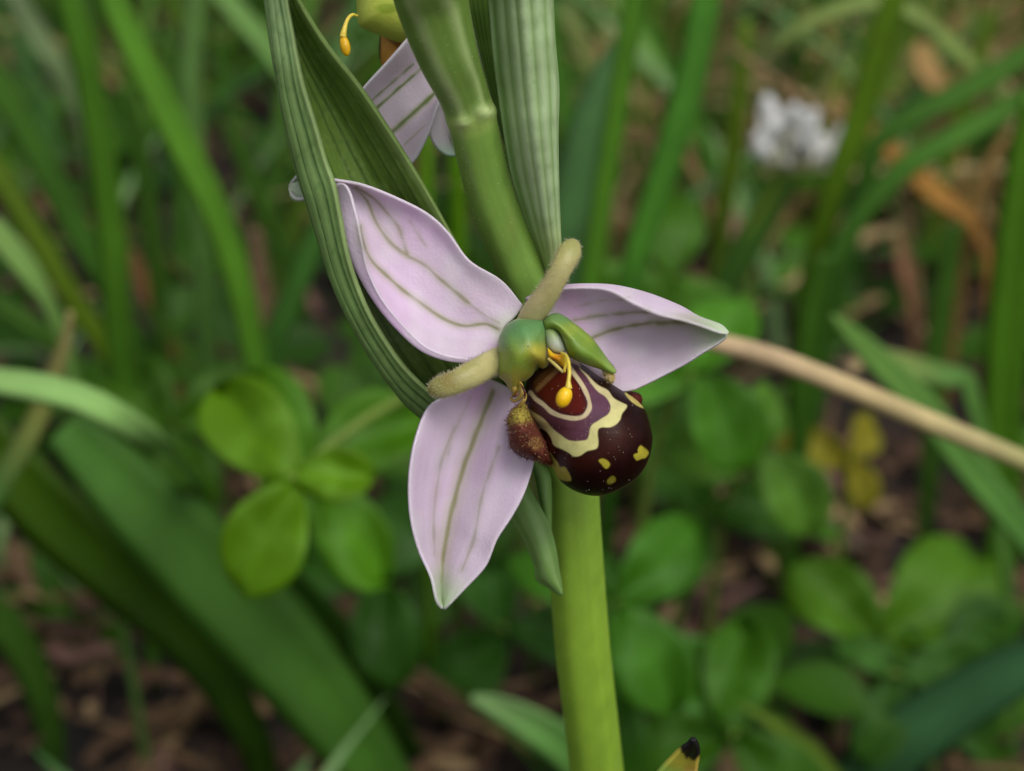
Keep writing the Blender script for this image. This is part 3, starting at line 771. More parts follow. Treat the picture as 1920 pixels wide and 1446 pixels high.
pillow('anther', z1([(735, 560), (790, 622), (880, 650), (940, 630), (972, 690), (975, 790), (930, 812), (870, 770), (810, 725), (755, 690), (738, 630)]), (1044, 668), 0.6, -1.15,
       lambda X, Y, R: mix(full(linf(230, 184, 26), X), full(linf(214, 132, 8), X), np.exp(-((X - 1044) / 7) ** 2 - ((Y - 670) / 6) ** 2)), M_POLLEN, flower, 'orange-yellow anther under the pale pouch', nr=24, nt=70, blown=True)

def filament(pts, rad, n=40):
    q = resample(pts, n)
    return tube(W(q[:, 0], q[:, 1], D + q[:, 2]), np.interp(np.linspace(0, 1, n), np.linspace(0, 1, len(rad)), rad) * K * D, 14)
def build_pollinium():
    a = filament([(1052, 661, -1.5), (1061, 667, -2.6), (1066, 680, -3.4), (1067.5, 700, -3.9), (1066, 715, -4.0), (1066, 729, -4.0)], [2.6, 3.4, 3.4, 3.2, 3.6, 7])
    v2, f2, X2, Y2 = knob(1057.5, 745, -4.0, 14.5, 20.5, 0.42, 0.40, 22, 26)
    taper = 1.0
    make('pollinium', *join((a[0], a[1], linf(226, 200, 74)), (v2, f2, linf(244, 194, 14))), M_POLLEN, flower, ORG, label='yellow pollen club dangling on its stalk before the lip')
build_pollinium()
def build_second():
    a = filament([(1028, 673, -1.8), (1042, 685, -2.6), (1056, 698, -2.9)], [2.4, 3.2, 2.6])
    b = filament([(1058, 668, -1.8), (1060, 682, -2.6), (1058, 698, -2.9)], [3.6, 3.4, 2.4])
    make('pollinium_stalk', *join((a[0], a[1], linf(208, 190, 110)), (b[0], b[1], linf(222, 186, 44))), M_POLLEN, flower, ORG, label='bent pale yellow stalk under the anther')
build_second()

# ------------------------------------------------------------------ the second flower, behind the stem
z3 = lambda pts, d: [(620 + x / 4.82, y / 4.82, o) for (x, y), o in zip(pts, d)]
flower2 = pillow('flower', [(668, -70), (700, -90), (790, -80), (840, -20), (835, 60), (800, 90), (765, 84), (735, 76), (705, 64), (684, 55), (672, 45), (668, 10)], (750, -5), 2.2, 4.5,
                 lambda X, Y, R: mix(full(lin(160, 172, 70), X), full(lin(116, 138, 30), X), 0.8 * (1 - smooth(np.hypot((X - 725) / 2.2, Y - 16), 6, 13))), M_FLESH, orchid,  # darker patch paints the shade of a recess
                 'half hidden flower behind the stem above the open one', nr=36, nt=110, back=0.7)
pillow('lip', [(712, 62), (740, 66), (775, 60), (800, 70), (805, 110), (780, 140), (740, 138), (716, 122), (710, 95)], (755, 98), 1.6, 6.6,
       lambda X, Y, R: mix(mix(full(lin(176, 128, 56), X), full(lin(120, 56, 30), X), smooth(X - Y, 640, 690)), full(lin(40, 24, 22), X), 1 - smooth(X, 711, 717)), M_LIP, flower2, None, nr=26, nt=80, back=0.6)
def q_colour(veins, seed):
    def fn(X, Y, u, v):
        c = full(lin(216, 204, 216), X)
        c = mix(c, full(lin(196, 180, 194), X), np.clip(vnoise(X, Y, 20, seed), 0, 1) * 0.6)
        for line, w, s in veins:
            d = seg_dist(X, Y, np.array(line)) + 0.8 * vnoise(X, Y, 5, seed)
            c = mix(c, full(lin(176, 178, 140), X), 0.6 * s * (1 - smooth(d, w, w * 2.4)))
            c = mix(c, full(lin(104, 124, 58), X), s * (1 - smooth(d, w * 0.4, w * 1.2)))
        e = np.minimum(v, v.max() - v) / v.max()
        return mix(c, full(lin(214, 210, 218), X), 0.7 * (1 - smooth(e, 0, 0.05)))
    return fn
sheet_part('sepal', [[(640, 215, 3.2), (686, 160, 2.4), (728, 114, 2.0), (770, 66, 1.8), (820, 10, 2.2)],
                     [(660, 245, 4.4), (705, 196, 3.9), (755, 150, 3.5), (792, 118, 3.4), (840, 75, 3.8)],
                     [(690, 285, 4.6), (738, 248, 4.3), (778, 213, 4.0), (816, 176, 3.9), (860, 135, 4.2)],
                     [(740, 322, 3.4), (776, 302, 3.0), (806, 244, 2.7), (826, 188, 2.8), (862, 150, 3.4)]], 70, 60,
           q_colour([([(690, 192), (773, 120)], 1.8, 0.6), ([(700, 207), (800, 118)], 2.4, 0.9), ([(730, 254), (820, 172)], 4.5, 0.9), ([(752, 280), (800, 235)], 1.6, 0.3)], 81), M_SEPAL, flower2, 'pale lilac sepal with green veins behind the bract')
sheet_part('sepal', [[(822, 150, 3.6), (806, 235, 3.8), (814, 270, 4.0), (834, 289, 4.2), (848, 292, 4.3)],
                     [(835, 150, 3.9), (828, 225, 4.3), (834, 262, 4.5), (846, 284, 4.5), (854, 292, 4.4)],
                     [(855, 150, 3.8), (846, 220, 4.0), (854, 255, 4.1), (862, 278, 4.2), (862, 291, 4.3)]], 44, 30,
           lambda X, Y, u, v: mix(mix(full(lin(216, 208, 224), X), full(lin(120, 138, 90), X), 0.8 * (1 - smooth(np.abs(X - 846 - (Y - 260) * 0.25), 1, 4)) * smooth(Y, 235, 262)), full(lin(196, 216, 200), X), smooth(Y, 262, 288)),
           M_SEPAL, flower2, 'small lilac sepal tip showing beside the stem')
def build_p2():
    a = filament([(670, 30, 2.8), (660, 28, 2.2), (651, 38, 1.8), (645, 58, 1.6), (643, 70, 1.6)], [2.4, 3.2, 3.6, 5, 7])
    v2, f2, X2, Y2 = knob(647, 86, 1.6, 9.5, 20, 0.27, -0.22, 18, 22)
    make('pollinium', *join((a[0], a[1], lin(226, 186, 70)), (v2, f2, lin(232, 166, 14))), M_POLLEN, flower2, ORG, label='orange-yellow pollen club of the half hidden flower')
build_p2()

# ------------------------------------------------------------------ grasses and other leaves behind
PROF = np.array([(-1, 0.0, 0), (-0.55, 1, 1), (0, 1, 1.6), (0.55, 1, 1), (1, 0.0, 0), (0.55, -1, 1), (0, -1, 1.6), (-0.55, -1, 1)])

def blade_mesh(P, Wd, ang=0.0, fold=0.25, twist=0.0, t=0.12):
    """Closed blade of full width Wd (mm) along P, turned by ang from facing the camera, gently V-folded."""
    P, Wd = np.asarray(P, float), np.asarray(Wd, float)
    T, A, B = frames(P)
    a = ang + twist * np.linspace(0, 1, len(P))
    side = np.cos(a)[:, None] * A + np.sin(a)[:, None] * B
    nor = np.cross(T, side)
    h = (Wd / 2)[:, None, None]
    Vv = P[:, None, :] + h * PROF[None, :, 0:1] * side[:, None, :] + (t * PROF[None, :, 1:2] - fold * h * (1 - np.abs(PROF[None, :, 0:1])) * 1.0) * nor[:, None, :]
    n = 8
    F = grid_faces(len(P), n, True).tolist() + [list(range(n))[::-1], list(range((len(P) - 1) * n, len(P) * n))]
    return Vv.reshape(-1, 3), F

def blade_col(n, cols, rib=0.25, seed=0):
    """Colour along the blade from a list, with a paler or darker midrib."""
    cols = np.asarray(cols)
    t = np.linspace(0, 1, n)
    base = np.stack([np.interp(t, np.linspace(0, 1, len(cols)), cols[:, k]) for k in range(3)], 1)
    c = np.repeat(base, 8, 0).reshape(n, 8, 3)
    m = np.abs(PROF[:, 0]) < 0.1
    c[:, m] = c[:, m] * (1 + rib)
    e = np.abs(PROF[:, 0]) > 0.9
    c[:, e] = c[:, e] * (1 - rib * 0.4)
    return c.reshape(-1, 3)

def to_ground(P, Wd, bend=0.35):
    """Carry the path's lower end on down into the soil."""
    if P[0][2] < P[-1][2]:
        P, Wd = P[::-1], Wd[::-1]
    p, tg = P[-1], P[-1] - P[-2]
    tg = tg / (np.linalg.norm(tg) + 1e-9)
    if p[2] > 0:
        sl = np.array([tg[0], tg[1] * 0.3, 0]) * bend
        k = 12
        ts = np.linspace(0, 1, k)[1:]
        h = p[2] + 2.5
        ext = np.array([p + np.array([sl[0], sl[1], 0]) * h * (s - 0.4 * s * s) + np.array([0, 0, -h * s]) for s in ts])
        P = np.vstack([P, ext]); Wd = np.concatenate([Wd, np.linspace(Wd[-1], Wd[-1] * 0.6, k - 1)])
    return P, Wd

def hero(name, pts, y0, cols, label, cat, group=None, lean=0.0, ang=0.0, fold=0.25, twist=0.0, mat=None, ground=True, round_=False, n=40, bend=0.35, rib=0.25, t=0.12):
    """One blade or stalk standing at y0 behind the orchid; pts of (px, py, width in px[, y offset])."""
    pw = []
    for p in pts:
        pw.append(V(p[0], p[1], y0 + (p[3] if len(p) > 3 else 0), lean))
    pw = np.array(pw)
    dd = (pw - CAM) @ FWD
    wd = np.array([p[2] for p in pts]) * K * dd
    q = resample(np.column_stack([pw, wd]), n, 3)
    P, Wd = q[:, :3], q[:, 3]
    if ground:
        P, Wd = to_ground(P, Wd, bend)
    org = P[np.argmin(P[:, 2])].copy()
    if round_:
        Vv, F = tube(P, Wd / 2, 12)
        cc = np.asarray(cols); tt = np.linspace(0, 1, len(P))
        c = np.repeat(np.stack([np.interp(tt, np.linspace(0, 1, len(cc)), cc[:, k]) for k in range(3)], 1), 12, 0)
    else:
        Vv, F = blade_mesh(P, Wd / max(0.3, math.cos(ang)), ang, fold, twist, t)
        c = blade_col(len(P), cols, rib)
    return make(name, Vv, F, c, mat or M_LEAF, None, org, label, cat, group)

UPG = 'upright blades of the sward'
g = lambda *c: [leafy(*x, 0.86) if x[1] > x[0] else lin(*x, 1.1) for x in c]
BRIGHT = g((88, 140, 50), (84, 134, 42), (64, 110, 34))
MIDG = g((78, 124, 52), (70, 116, 46), (52, 92, 32))
PALEG = g((108, 148, 90), (96, 138, 78), (70, 112, 52))
BLUEG = g((92, 138, 96), (86, 130, 86), (62, 104, 60))
DARKG = g((62, 100, 36), (58, 94, 32), (44, 76, 24))
OLIVE = g((98, 128, 44), (90, 120, 30), (66, 96, 24))
UPL = 'slender upright green grass blade behind the orchid'

# left of the orchid
hero('grass_leaf', [(110, -80, 44), (140, 40, 52), (168, 160, 56), (195, 330, 58), (212, 480, 60), (224, 640, 58), (235, 760, 46)], 215, BRIGHT, 'bright green upright blade beside a longer curving bright blade', 'grass blade', UPG, lean=-0.1, ang=0.2)
hero('grass_leaf', [(180, -80, 44), (225, 30, 52), (275, 140, 58), (340, 270, 60), (400, 390, 56), (445, 520, 52), (472, 640, 50), (492, 780, 44)], 205, BRIGHT, 'long bright green blade curving down towards the large clover leaf', 'grass blade', UPG, ang=-0.2, twist=0.3)
hero('grass_leaf', [(372, -80, 40), (362, 40, 46), (356, 160, 48), (364, 330, 46), (376, 470, 40), (380, 600, 34)], 235, PALEG, 'pale green blade crossing behind a brighter arching blade', 'grass blade', ang=0.3)
hero('grass_leaf', [(380, -50, 40), (450, 30, 44), (510, 100, 46), (580, 200, 44), (640, 320, 42)], 240, PALEG, 'pale blade slanting behind the folded bract', 'grass blade', lean=0.2)
hero('grass_leaf', [(-40, 110, 52), (40, 230, 56), (92, 330, 56), (150, 440, 54), (205, 545, 48), (250, 660, 40)], 225, MIDG, 'mid green blade slanting over the olive grass blade', 'grass blade', UPG, ang=0.2)
hero('grass_leaf', [(-30, 290, 40), (60, 430, 44), (130, 550, 44), (195, 650, 40), (250, 760, 34)], 240, OLIVE, 'olive grass blade slanting among greener blades', 'grass blade')
hero('grass_leaf', [(-20, 420, 46), (30, 480, 52), (60, 520, 46), (90, 570, 30), (120, 640, 26)], 190, g((130, 168, 104), (112, 152, 88), (80, 120, 60)), 'short pale blade tip by the tan-tipped blade', 'grass blade')
hero('grass_leaf', [(20, -20, 40), (70, 70, 44), (110, 130, 40), (150, 220, 30)], 300, g((120, 142, 116), (108, 132, 100), (70, 100, 60)), 'greyish green blade far back in the sward', 'grass blade')
hero('grass_leaf', [(235, 160, 26), (260, 270, 36), (282, 400, 40), (296, 520, 38), (304, 660, 32)], 265, DARKG, UPL, 'grass blade', UPG)
hero('grass_leaf', [(640, 360, 40), (596, 440, 46), (546, 560, 50), (515, 640, 50), (500, 760, 46)], 212, g((70, 118, 56), (66, 114, 50), (58, 100, 44)), 'green blade leaning towards the folded bract', 'grass blade', ang=0.3)
hero('grass_leaf', [(-20, 560, 34), (60, 610, 36), (150, 690, 36), (210, 780, 32)], 260, DARKG, UPL, 'grass blade', UPG)
hero('grass_leaf', [(310, 60, 20), (330, 200, 30), (340, 360, 32), (330, 520, 30)], 290, MIDG, UPL, 'grass blade', UPG)
hero('grass_leaf', [(-60, 706, 44), (0, 716, 54), (70, 727, 58), (140, 744, 58), (215, 780, 58), (290, 832, 56, 6), (345, 880, 48, 26), (385, 940, 38, 62)], 150, g((134, 176, 116), (126, 170, 106), (104, 150, 86), (64, 106, 50)), 'pale grass blade arching over the broad dark leaves', 'grass blade', ang=-0.1, fold=0.08, bend=0.6)
hero('grass_leaf', [(132, 585, 14), (122, 640, 26), (100, 705, 38), (62, 800, 46), (10, 890, 48), (-40, 980, 46)], 165, g((170, 158, 104), (132, 140, 84), (82, 126, 66), (72, 114, 52)), 'grass blade with a dry tan tip', 'grass blade', ang=0.2)
hero('broad_leaf', [(-90, 760, 90), (0, 868, 130), (100, 975, 140), (230, 1090, 130), (330, 1180, 110), (420, 1290, 90), (480, 1400, 70)], 180, g((66, 100, 22), (58, 92, 12), (46, 80, 10), (40, 70, 10)), 'broad yellowish dark green leaf lying below the pale arching blade', 'leaf', ang=0.3, fold=0.3, lean=0.25)
hero('broad_leaf', [(120, 800, 90), (230, 915, 140), (335, 1015, 170), (445, 1130, 180), (560, 1260, 165), (660, 1390, 140), (720, 1480, 120)], 172, g((64, 108, 44), (66, 110, 40), (56, 98, 30), (48, 86, 26)), 'broad mid green leaf with wavy edge slanting down to the soil', 'leaf', ang=-0.15, fold=0.2, lean=0.2)
hero('broad_leaf', [(470, 1040, 60), (560, 1120, 90), (660, 1250, 100), (740, 1390, 90), (790, 1500, 80)], 195, g((40, 76, 18), (36, 70, 14), (32, 62, 12)), 'narrow dark green leaf behind the broad wavy leaf', 'leaf', ang=0.5)
hero('grass_leaf', [(-30, 1130, 70), (20, 1190, 80), (60, 1260, 70), (90, 1360, 60), (100, 1480, 50)], 195, DARKG, 'short green blade beside bare soil', 'grass blade')

# between and right of the orchid's stem
hero('grass_stalk', [(797, 250, 24), (798, 330, 26), (796, 420, 28), (795, 520, 28)], 205, g((92, 140, 30), (84, 132, 16), (74, 118, 12)), 'thin yellow-green grass stalk showing under the lilac sepal', 'grass stalk', round_=True)
hero('grass_stalk', [(852, 230, 26), (856, 330, 28), (858, 430, 30), (856, 540, 30)], 210, g((86, 132, 20), (78, 124, 10), (70, 112, 10)), 'thin yellow-green grass stalk showing beside the orchid stem', 'grass stalk', round_=True)
hero('grass_leaf', [(1200, -80, 38), (1186, 20, 42), (1170, 120, 42), (1148, 260, 42), (1126, 400, 40), (1108, 520, 38), (1096, 660, 34)], 200, BRIGHT, 'bright narrow blade before a bluish one', 'grass blade', ang=0.2)
hero('grass_leaf', [(1180, 60, 30), (1140, 150, 70), (1105, 260, 92), (1080, 380, 100), (1066, 500, 96), (1060, 640, 80)], 218, BLUEG, 'bluish green broad blade beside the pale bract', 'grass blade', ang=0.2)
hero('grass_leaf', [(1335, -80, 50), (1318, 20, 58), (1298, 130, 60), (1264, 255, 60), (1228, 370, 56), (1198, 460, 50), (1175, 560, 42)], 205, g((82, 142, 58), (78, 136, 52), (62, 114, 38)), 'bright green blade rising towards the pale bract', 'grass blade', ang=0.1)
hero('grass_leaf', [(1690, -40, 40), (1662, 40, 50), (1632, 150, 54), (1602, 250, 50), (1565, 350, 46), (1540, 450, 44), (1515, 560, 44), (1500, 680, 40)], 240, g((96, 132, 36), (84, 120, 26), (62, 104, 24)), 'olive green blade passing behind the white clover head', 'grass blade', ang=0.3, fold=0.4)
hero('grass_leaf', [(1450, 90, 18), (1520, 40, 28), (1600, 10, 32), (1670, 6, 32), (1730, 36, 30), (1800, 100, 28), (1870, 170, 24), (1940, 240, 20)], 250, g((124, 146, 88), (118, 142, 84), (96, 124, 62)), 'thin pale blade bent over in an arch', 'grass blade', ground=True)
hero('grass_leaf', [(1960, 80, 40), (1880, 130, 46), (1800, 175, 48), (1700, 225, 44), (1640, 270, 36)], 245, MIDG, 'slanting green blade behind an orange dry blade', 'grass blade', bend=0.2)
hero('grass_leaf', [(1960, 160, 40), (1860, 220, 46), (1770, 268, 48), (1690, 320, 46), (1610, 410, 42), (1550, 510, 38)], 235, MIDG, 'long green blade slanting across below the orange dry blade', 'grass blade')
hero('grass_leaf', [(1945, 180, 60), (1918, 340, 72), (1896, 520, 76), (1884, 680, 76), (1880, 820, 72), (1884, 960, 64)], 200, g((78, 124, 34), (72, 118, 28), (58, 98, 22)), 'wide upright blade crossing behind the straw end', 'grass blade', ang=0.15)
hero('grass_leaf', [(1790, 420, 30), (1770, 560, 44), (1750, 700, 48), (1748, 840, 44)], 245, DARKG, UPL, 'grass blade', UPG)
hero('grass_leaf', [(1545, 480, 36), (1525, 580, 46), (1510, 700, 46), (1500, 820, 40)], 215, g((64, 106, 34), (60, 102, 30), (46, 82, 24)), UPL, 'grass blade', UPG)
hero('grass_leaf', [(1470, 330, 44), (1430, 410, 60), (1380, 500, 60), (1340, 590, 50), (1310, 700, 40)], 262, g((76, 118, 54), (68, 110, 46), (52, 90, 34)), 'green blade leaning below the white clover head', 'grass blade')
hero('grass_leaf', [(1560, 590, 8), (1600, 630, 36), (1660, 690, 54), (1740, 775, 60), (1830, 890, 62), (1930, 1010, 58), (2000, 1120, 50)], 172, g((104, 146, 78), (92, 138, 72), (80, 130, 66), (74, 122, 64)), 'green blade crossing behind the tan straw', 'grass blade', ang=0.2, lean=0.1)
hero('grass_leaf', [(1815, 708, 30), (1785, 706, 44), (1750, 700, 46), (1690, 682, 44), (1640, 672, 36), (1590, 690, 30)], 190, g((190, 164, 128), (128, 150, 90), (90, 136, 70), (70, 110, 50)), 'broken green blade with a pale tan cut end', 'grass blade')
hero('grass_leaf', [(1585, 1500, 110), (1680, 1400, 120), (1780, 1330, 112), (1880, 1270, 100), (1980, 1220, 80)], 177, g((50, 92, 62), (48, 88, 58), (46, 82, 50)), 'wide bluish green blade lying among low clover leaves', 'grass blade', ang=0.3)
hero('broad_leaf', [(885, 1308, 18), (930, 1326, 50), (985, 1356, 74), (1050, 1400, 86), (1110, 1462, 90), (1150, 1540, 80)], 158, g((128, 164, 120), (96, 146, 82), (80, 130, 58), (66, 112, 44)), 'short green leaf with pale tip poking past the stem foot', 'leaf', ang=0.35, fold=0.4)
hero('grass_leaf', [(1205, 1150, 16), (1190, 1220, 28), (1175, 1300, 34), (1165, 1400, 34)], 185, g((116, 150, 96), (96, 136, 72), (70, 110, 50)), 'greyish green blade close against the stem', 'grass blade')
hero('grass_leaf', [(1060, 560, 20), (1070, 640, 20), (1230, 560, 30), (1250, 700, 30)][2:] + [(1262, 840, 30)], 235, DARKG, UPL, 'grass blade', UPG)
hero('grass_leaf', [(1400, 40, 24), (1388, 160, 34), (1372, 300, 36), (1352, 430, 34)], 285, OLIVE, UPL, 'grass blade', UPG)
hero('grass_leaf', [(1060, 20, 24), (1092, 90, 30), (1118, 180, 30), (1130, 300, 26)], 300, g((130, 144, 96), (112, 130, 80), (80, 104, 50)), 'faded grey-green blade far behind the bluish blade', 'grass blade')
hero('grass_leaf', [(430, 230, 30), (470, 330, 36), (520, 440, 38), (560, 560, 34)], 290, DARKG, UPL, 'grass blade', UPG)
hero('grass_leaf', [(1860, 20, 26), (1830, 130, 30), (1790, 260, 30), (1760, 380, 26)], 320, OLIVE, UPL, 'grass blade', UPG)
hero('grass_leaf', [(1560, 30, 18), (1556, 140, 26), (1560, 240, 26), (1566, 340, 22)], 330, g((140, 142, 90), (120, 128, 70), (88, 100, 50)), UPL, 'grass blade', UPG)

# dry stalks and straw
hero('straw_stalk', [(1240, 612, 32), (1335, 640, 36), (1420, 662, 40), (1500, 690, 40), (1590, 726, 40), (1680, 764, 40), (1800, 815, 40), (1900, 856, 38), (2000, 898, 36)], 142, g((196, 170, 134), (204, 178, 140), (196, 176, 128), (184, 172, 122), (150, 158, 104), (120, 144, 84)), 'tan straw stalk running down from behind the pink sepal', 'straw', round_=True, mat=M_DRY, bend=1.2)
hero('dry_leaf', [(1560, 190, 20), (1630, 245, 34), (1700, 310, 44), (1760, 368, 44), (1815, 408, 30), (1850, 470, 20)], 262, g((150, 126, 80), (160, 118, 56), (150, 108, 50), (120, 90, 50)), 'orange-brown dry blade near the white clover head', 'dry grass', mat=M_DRY)
hero('dry_leaf', [(1890, 250, 16), (1860, 300, 26), (1835, 360, 28), (1822, 420, 26)], 264, g((150, 124, 76), (140, 112, 64), (110, 88, 50)), 'short brown dry blade meeting the orange one', 'dry grass', mat=M_DRY)
hero('dry_stalk', [(1360, 80, 10), (1440, 140, 12), (1520, 195, 13), (1600, 245, 13), (1680, 300, 12)], 275, g((150, 124, 92), (140, 112, 82), (110, 86, 60)), 'thin brown dry stalk slanting over the clover head', 'dry stalk', round_=True, mat=M_DRY)
hero('dry_stalk', [(420, 1250, 26), (396, 1286, 36), (345, 1345, 40), (290, 1400, 40), (220, 1460, 38)], 198, g((126, 104, 76), (112, 92, 66), (96, 78, 56)), 'tan dry stalk lying on bare dark soil', 'dry stalk', round_=True, mat=M_DRY)
hero('dry_stalk', [(470, 1340, 24), (452, 1400, 30), (430, 1470, 30)], 194, g((130, 108, 80), (112, 92, 68), (90, 74, 54)), 'short tan stub beside a longer tan stalk', 'dry stalk', round_=True, mat=M_DRY)
hero('dry_stalk', [(745, 1240, 20), (800, 1275, 26), (870, 1322, 28), (930, 1370, 26)], 200, g((110, 86, 66), (96, 74, 56), (80, 62, 46)), 'brown dry stalk meeting the pale-tipped leaf', 'dry stalk', round_=True, mat=M_DRY)
hero('dry_stalk', [(950, 1360, 20), (925, 1395, 26), (890, 1440, 26), (850, 1490, 24)], 196, g((126, 98, 78), (112, 88, 70), (90, 70, 56)), 'reddish brown dry stalk leaning to the soil', 'dry stalk', round_=True, mat=M_DRY)
hero('dry_stalk', [(1150, 1335, 22), (1190, 1370, 30), (1240, 1425, 34), (1300, 1490, 34)], 192, g((128, 100, 86), (122, 96, 82), (100, 80, 66)), 'pinkish brown stick on the soil at the foot of the stem', 'stick', round_=True, mat=M_DRY)
hero('dry_stalk', [(1420, 900, 22), (1480, 935, 30), (1560, 990, 32), (1620, 1050, 28), (1650, 1120, 24)], 240, g((112, 98, 84), (104, 90, 76), (84, 78, 58)), 'greyish brown stick over a dark hollow', 'stick', round_=True, mat=M_DRY)
hero('dry_leaf', [(478, 430, 20), (486, 500, 32), (492, 570, 30), (490, 650, 26)], 265, g((144, 116, 92), (136, 108, 84), (100, 80, 60)), 'tan dry stem behind a pair of crossing green blades', 'dry grass', mat=M_DRY)
hero('dry_leaf', [(250, 470, 16), (268, 530, 30), (296, 590, 34), (318, 650, 26)], 270, g((160, 122, 80), (156, 112, 70), (120, 90, 50)), 'orange tan dry blade behind upright green blades', 'dry grass', mat=M_DRY)
hero('dry_leaf', [(1330, 330, 18), (1350, 370, 34), (1372, 420, 34), (1386, 470, 24)], 300, g((176, 142, 130), (160, 126, 112), (120, 92, 76)), 'pinkish dry scrap below the clover head', 'dry grass', mat=M_DRY)
hero('dry_leaf', [(1720, 80, 16), (1735, 120, 50), (1760, 160, 40), (1790, 200, 20)], 330, g((190, 156, 100), (176, 142, 92), (130, 104, 60)), 'pale ochre dry leaf scrap behind the arching blade', 'dry leaf', mat=M_DRY)
hero('dry_leaf', [(1090, 246, 18), (1160, 252, 26), (1230, 254, 26), (1290, 262, 16)], 330, g((126, 104, 70), (118, 98, 64), (96, 80, 52)), 'brown dry blade lying flat behind the bright blades', 'dry grass', mat=M_DRY)
hero('dry_leaf', [(1680, 440, 12), (1698, 500, 40), (1712, 560, 34), (1716, 620, 20)], 290, g((150, 112, 84), (136, 100, 74), (100, 74, 54)), 'brown dry leaf below the orange dry blade', 'dry leaf', mat=M_DRY)

# the leaf tip with a withered black point
def build_tip():
    rails = [[(1180, 1560, 4.6), (1225, 1462, 4.0), (1262, 1418, 3.4), (1280, 1402, 3.0), (1292, 1394, 2.7), (1298, 1387, 2.5)],
             [(1230, 1560, 5.6), (1264, 1462, 4.8), (1284, 1424, 4.0), (1292, 1408, 3.4), (1297, 1396, 2.9), (1300, 1386, 2.6)],
             [(1290, 1560, 4.8), (1304, 1462, 4.0), (1308, 1430, 3.4), (1310, 1412, 3.0), (1308, 1398, 2.7), (1302, 1387, 2.5)]]
    X, Y, Z, u, v = loft(rails, 60, 22)
    Vv = W(X, Y, D + Z)
    c = mix(full(lin(128, 158, 66), X), full(lin(196, 160, 84), X), smooth(v, 1.0, 1.7) * smooth(u, 0.3, 0.7))
    c = mix(c, full(lin(176, 164, 60), X), 0.8 * smooth(u, 0.62, 0.76))
    c = mix(c, full(lin(22, 18, 20), X), smooth(u + 0.025 * vnoise(X, Y, 3, 5) + 0.03 * (v - 1), 0.80, 0.825))
    base = Vv[0].mean(0)
    # carry the leaf on down to the soil
    k = 26
    ext = []
    for s in np.linspace(1, 0, k)[:-1] ** 1.0:
        w = Vv[0] - base
        p = base + np.array([-8 * s, 10 * s, -(base[2] + 2) * s])
        ext.append(p + w * (1 - 0.5 * s))
    ext = np.array(ext)
    Va = np.vstack([ext.reshape(-1, 3), Vv.reshape(-1, 3)])
    ca = np.vstack([np.tile(lin(116, 150, 60), (ext.shape[0] * 22, 1)), c.reshape(-1, 3)])
    make('withered_leaf', Va, grid_faces(60 + k - 1, 22), ca, M_BRACT, None, ext[0].mean(0), 'green leaf with yellowing edge and a withered black point', 'leaf', thick=0.3)
build_tip()

# ------------------------------------------------------------------ clover
def leaflet_grid(nu=13, nv=9):
    """Obovate notched leaflet of unit length along +x, normal +z: folded and slightly cupped."""
    u = np.linspace(0, 1, nu)[:, None]; v = np.linspace(-1, 1, nv)[None, :]
    w = 0.40 * np.sin(math.pi * np.clip(u, 0, 1) ** 0.85) ** 0.62 * (0.55 + 0.55 * u)
    x = u + 0.0 * v - 0.07 * (u ** 8) * np.exp(-(v / 0.3) ** 2) + 0.05 * u * np.abs(v) * 0
    y = w * v
    z = 0.32 * np.abs(y) - 0.16 * (u - 0.45) ** 2 + 0.0 * v
    return np.stack([x + 0 * y, y, z], -1), u + 0 * v, v + 0 * u
LG, LU, LV = leaflet_grid()
LF = grid_faces(13, 9)
def leaflet_col(base, seed):
    c = np.broadcast_to(base, LU.shape + (3,)).copy()
    che = np.abs(LU - 0.52 + 0.16 * np.abs(LV))                  # the pale chevron
    c = mix(c, np.broadcast_to(np.minimum(base * 1.5 + 0.02, 0.6), c.shape), 0.55 * (1 - smooth(che, 0.02, 0.12)))
    c = mix(c, np.broadcast_to(base * 1.3, c.shape), 0.5 * (1 - smooth(np.abs(LV), 0.03, 0.2)))
    return (c * (1 + 0.1 * vnoise(LU * 10, LV * 10, 3, seed))[..., None]).reshape(-1, 3)

def frame_from(nrm, ang):
    z = np.asarray(nrm, float); z /= np.linalg.norm(z)
    a = RIGHT - z * (RIGHT @ z); a /= np.linalg.norm(a)
    b = np.cross(z, a)
    x = math.cos(ang) * a + math.sin(ang) * b
    return np.stack([x, np.cross(z, x), z])

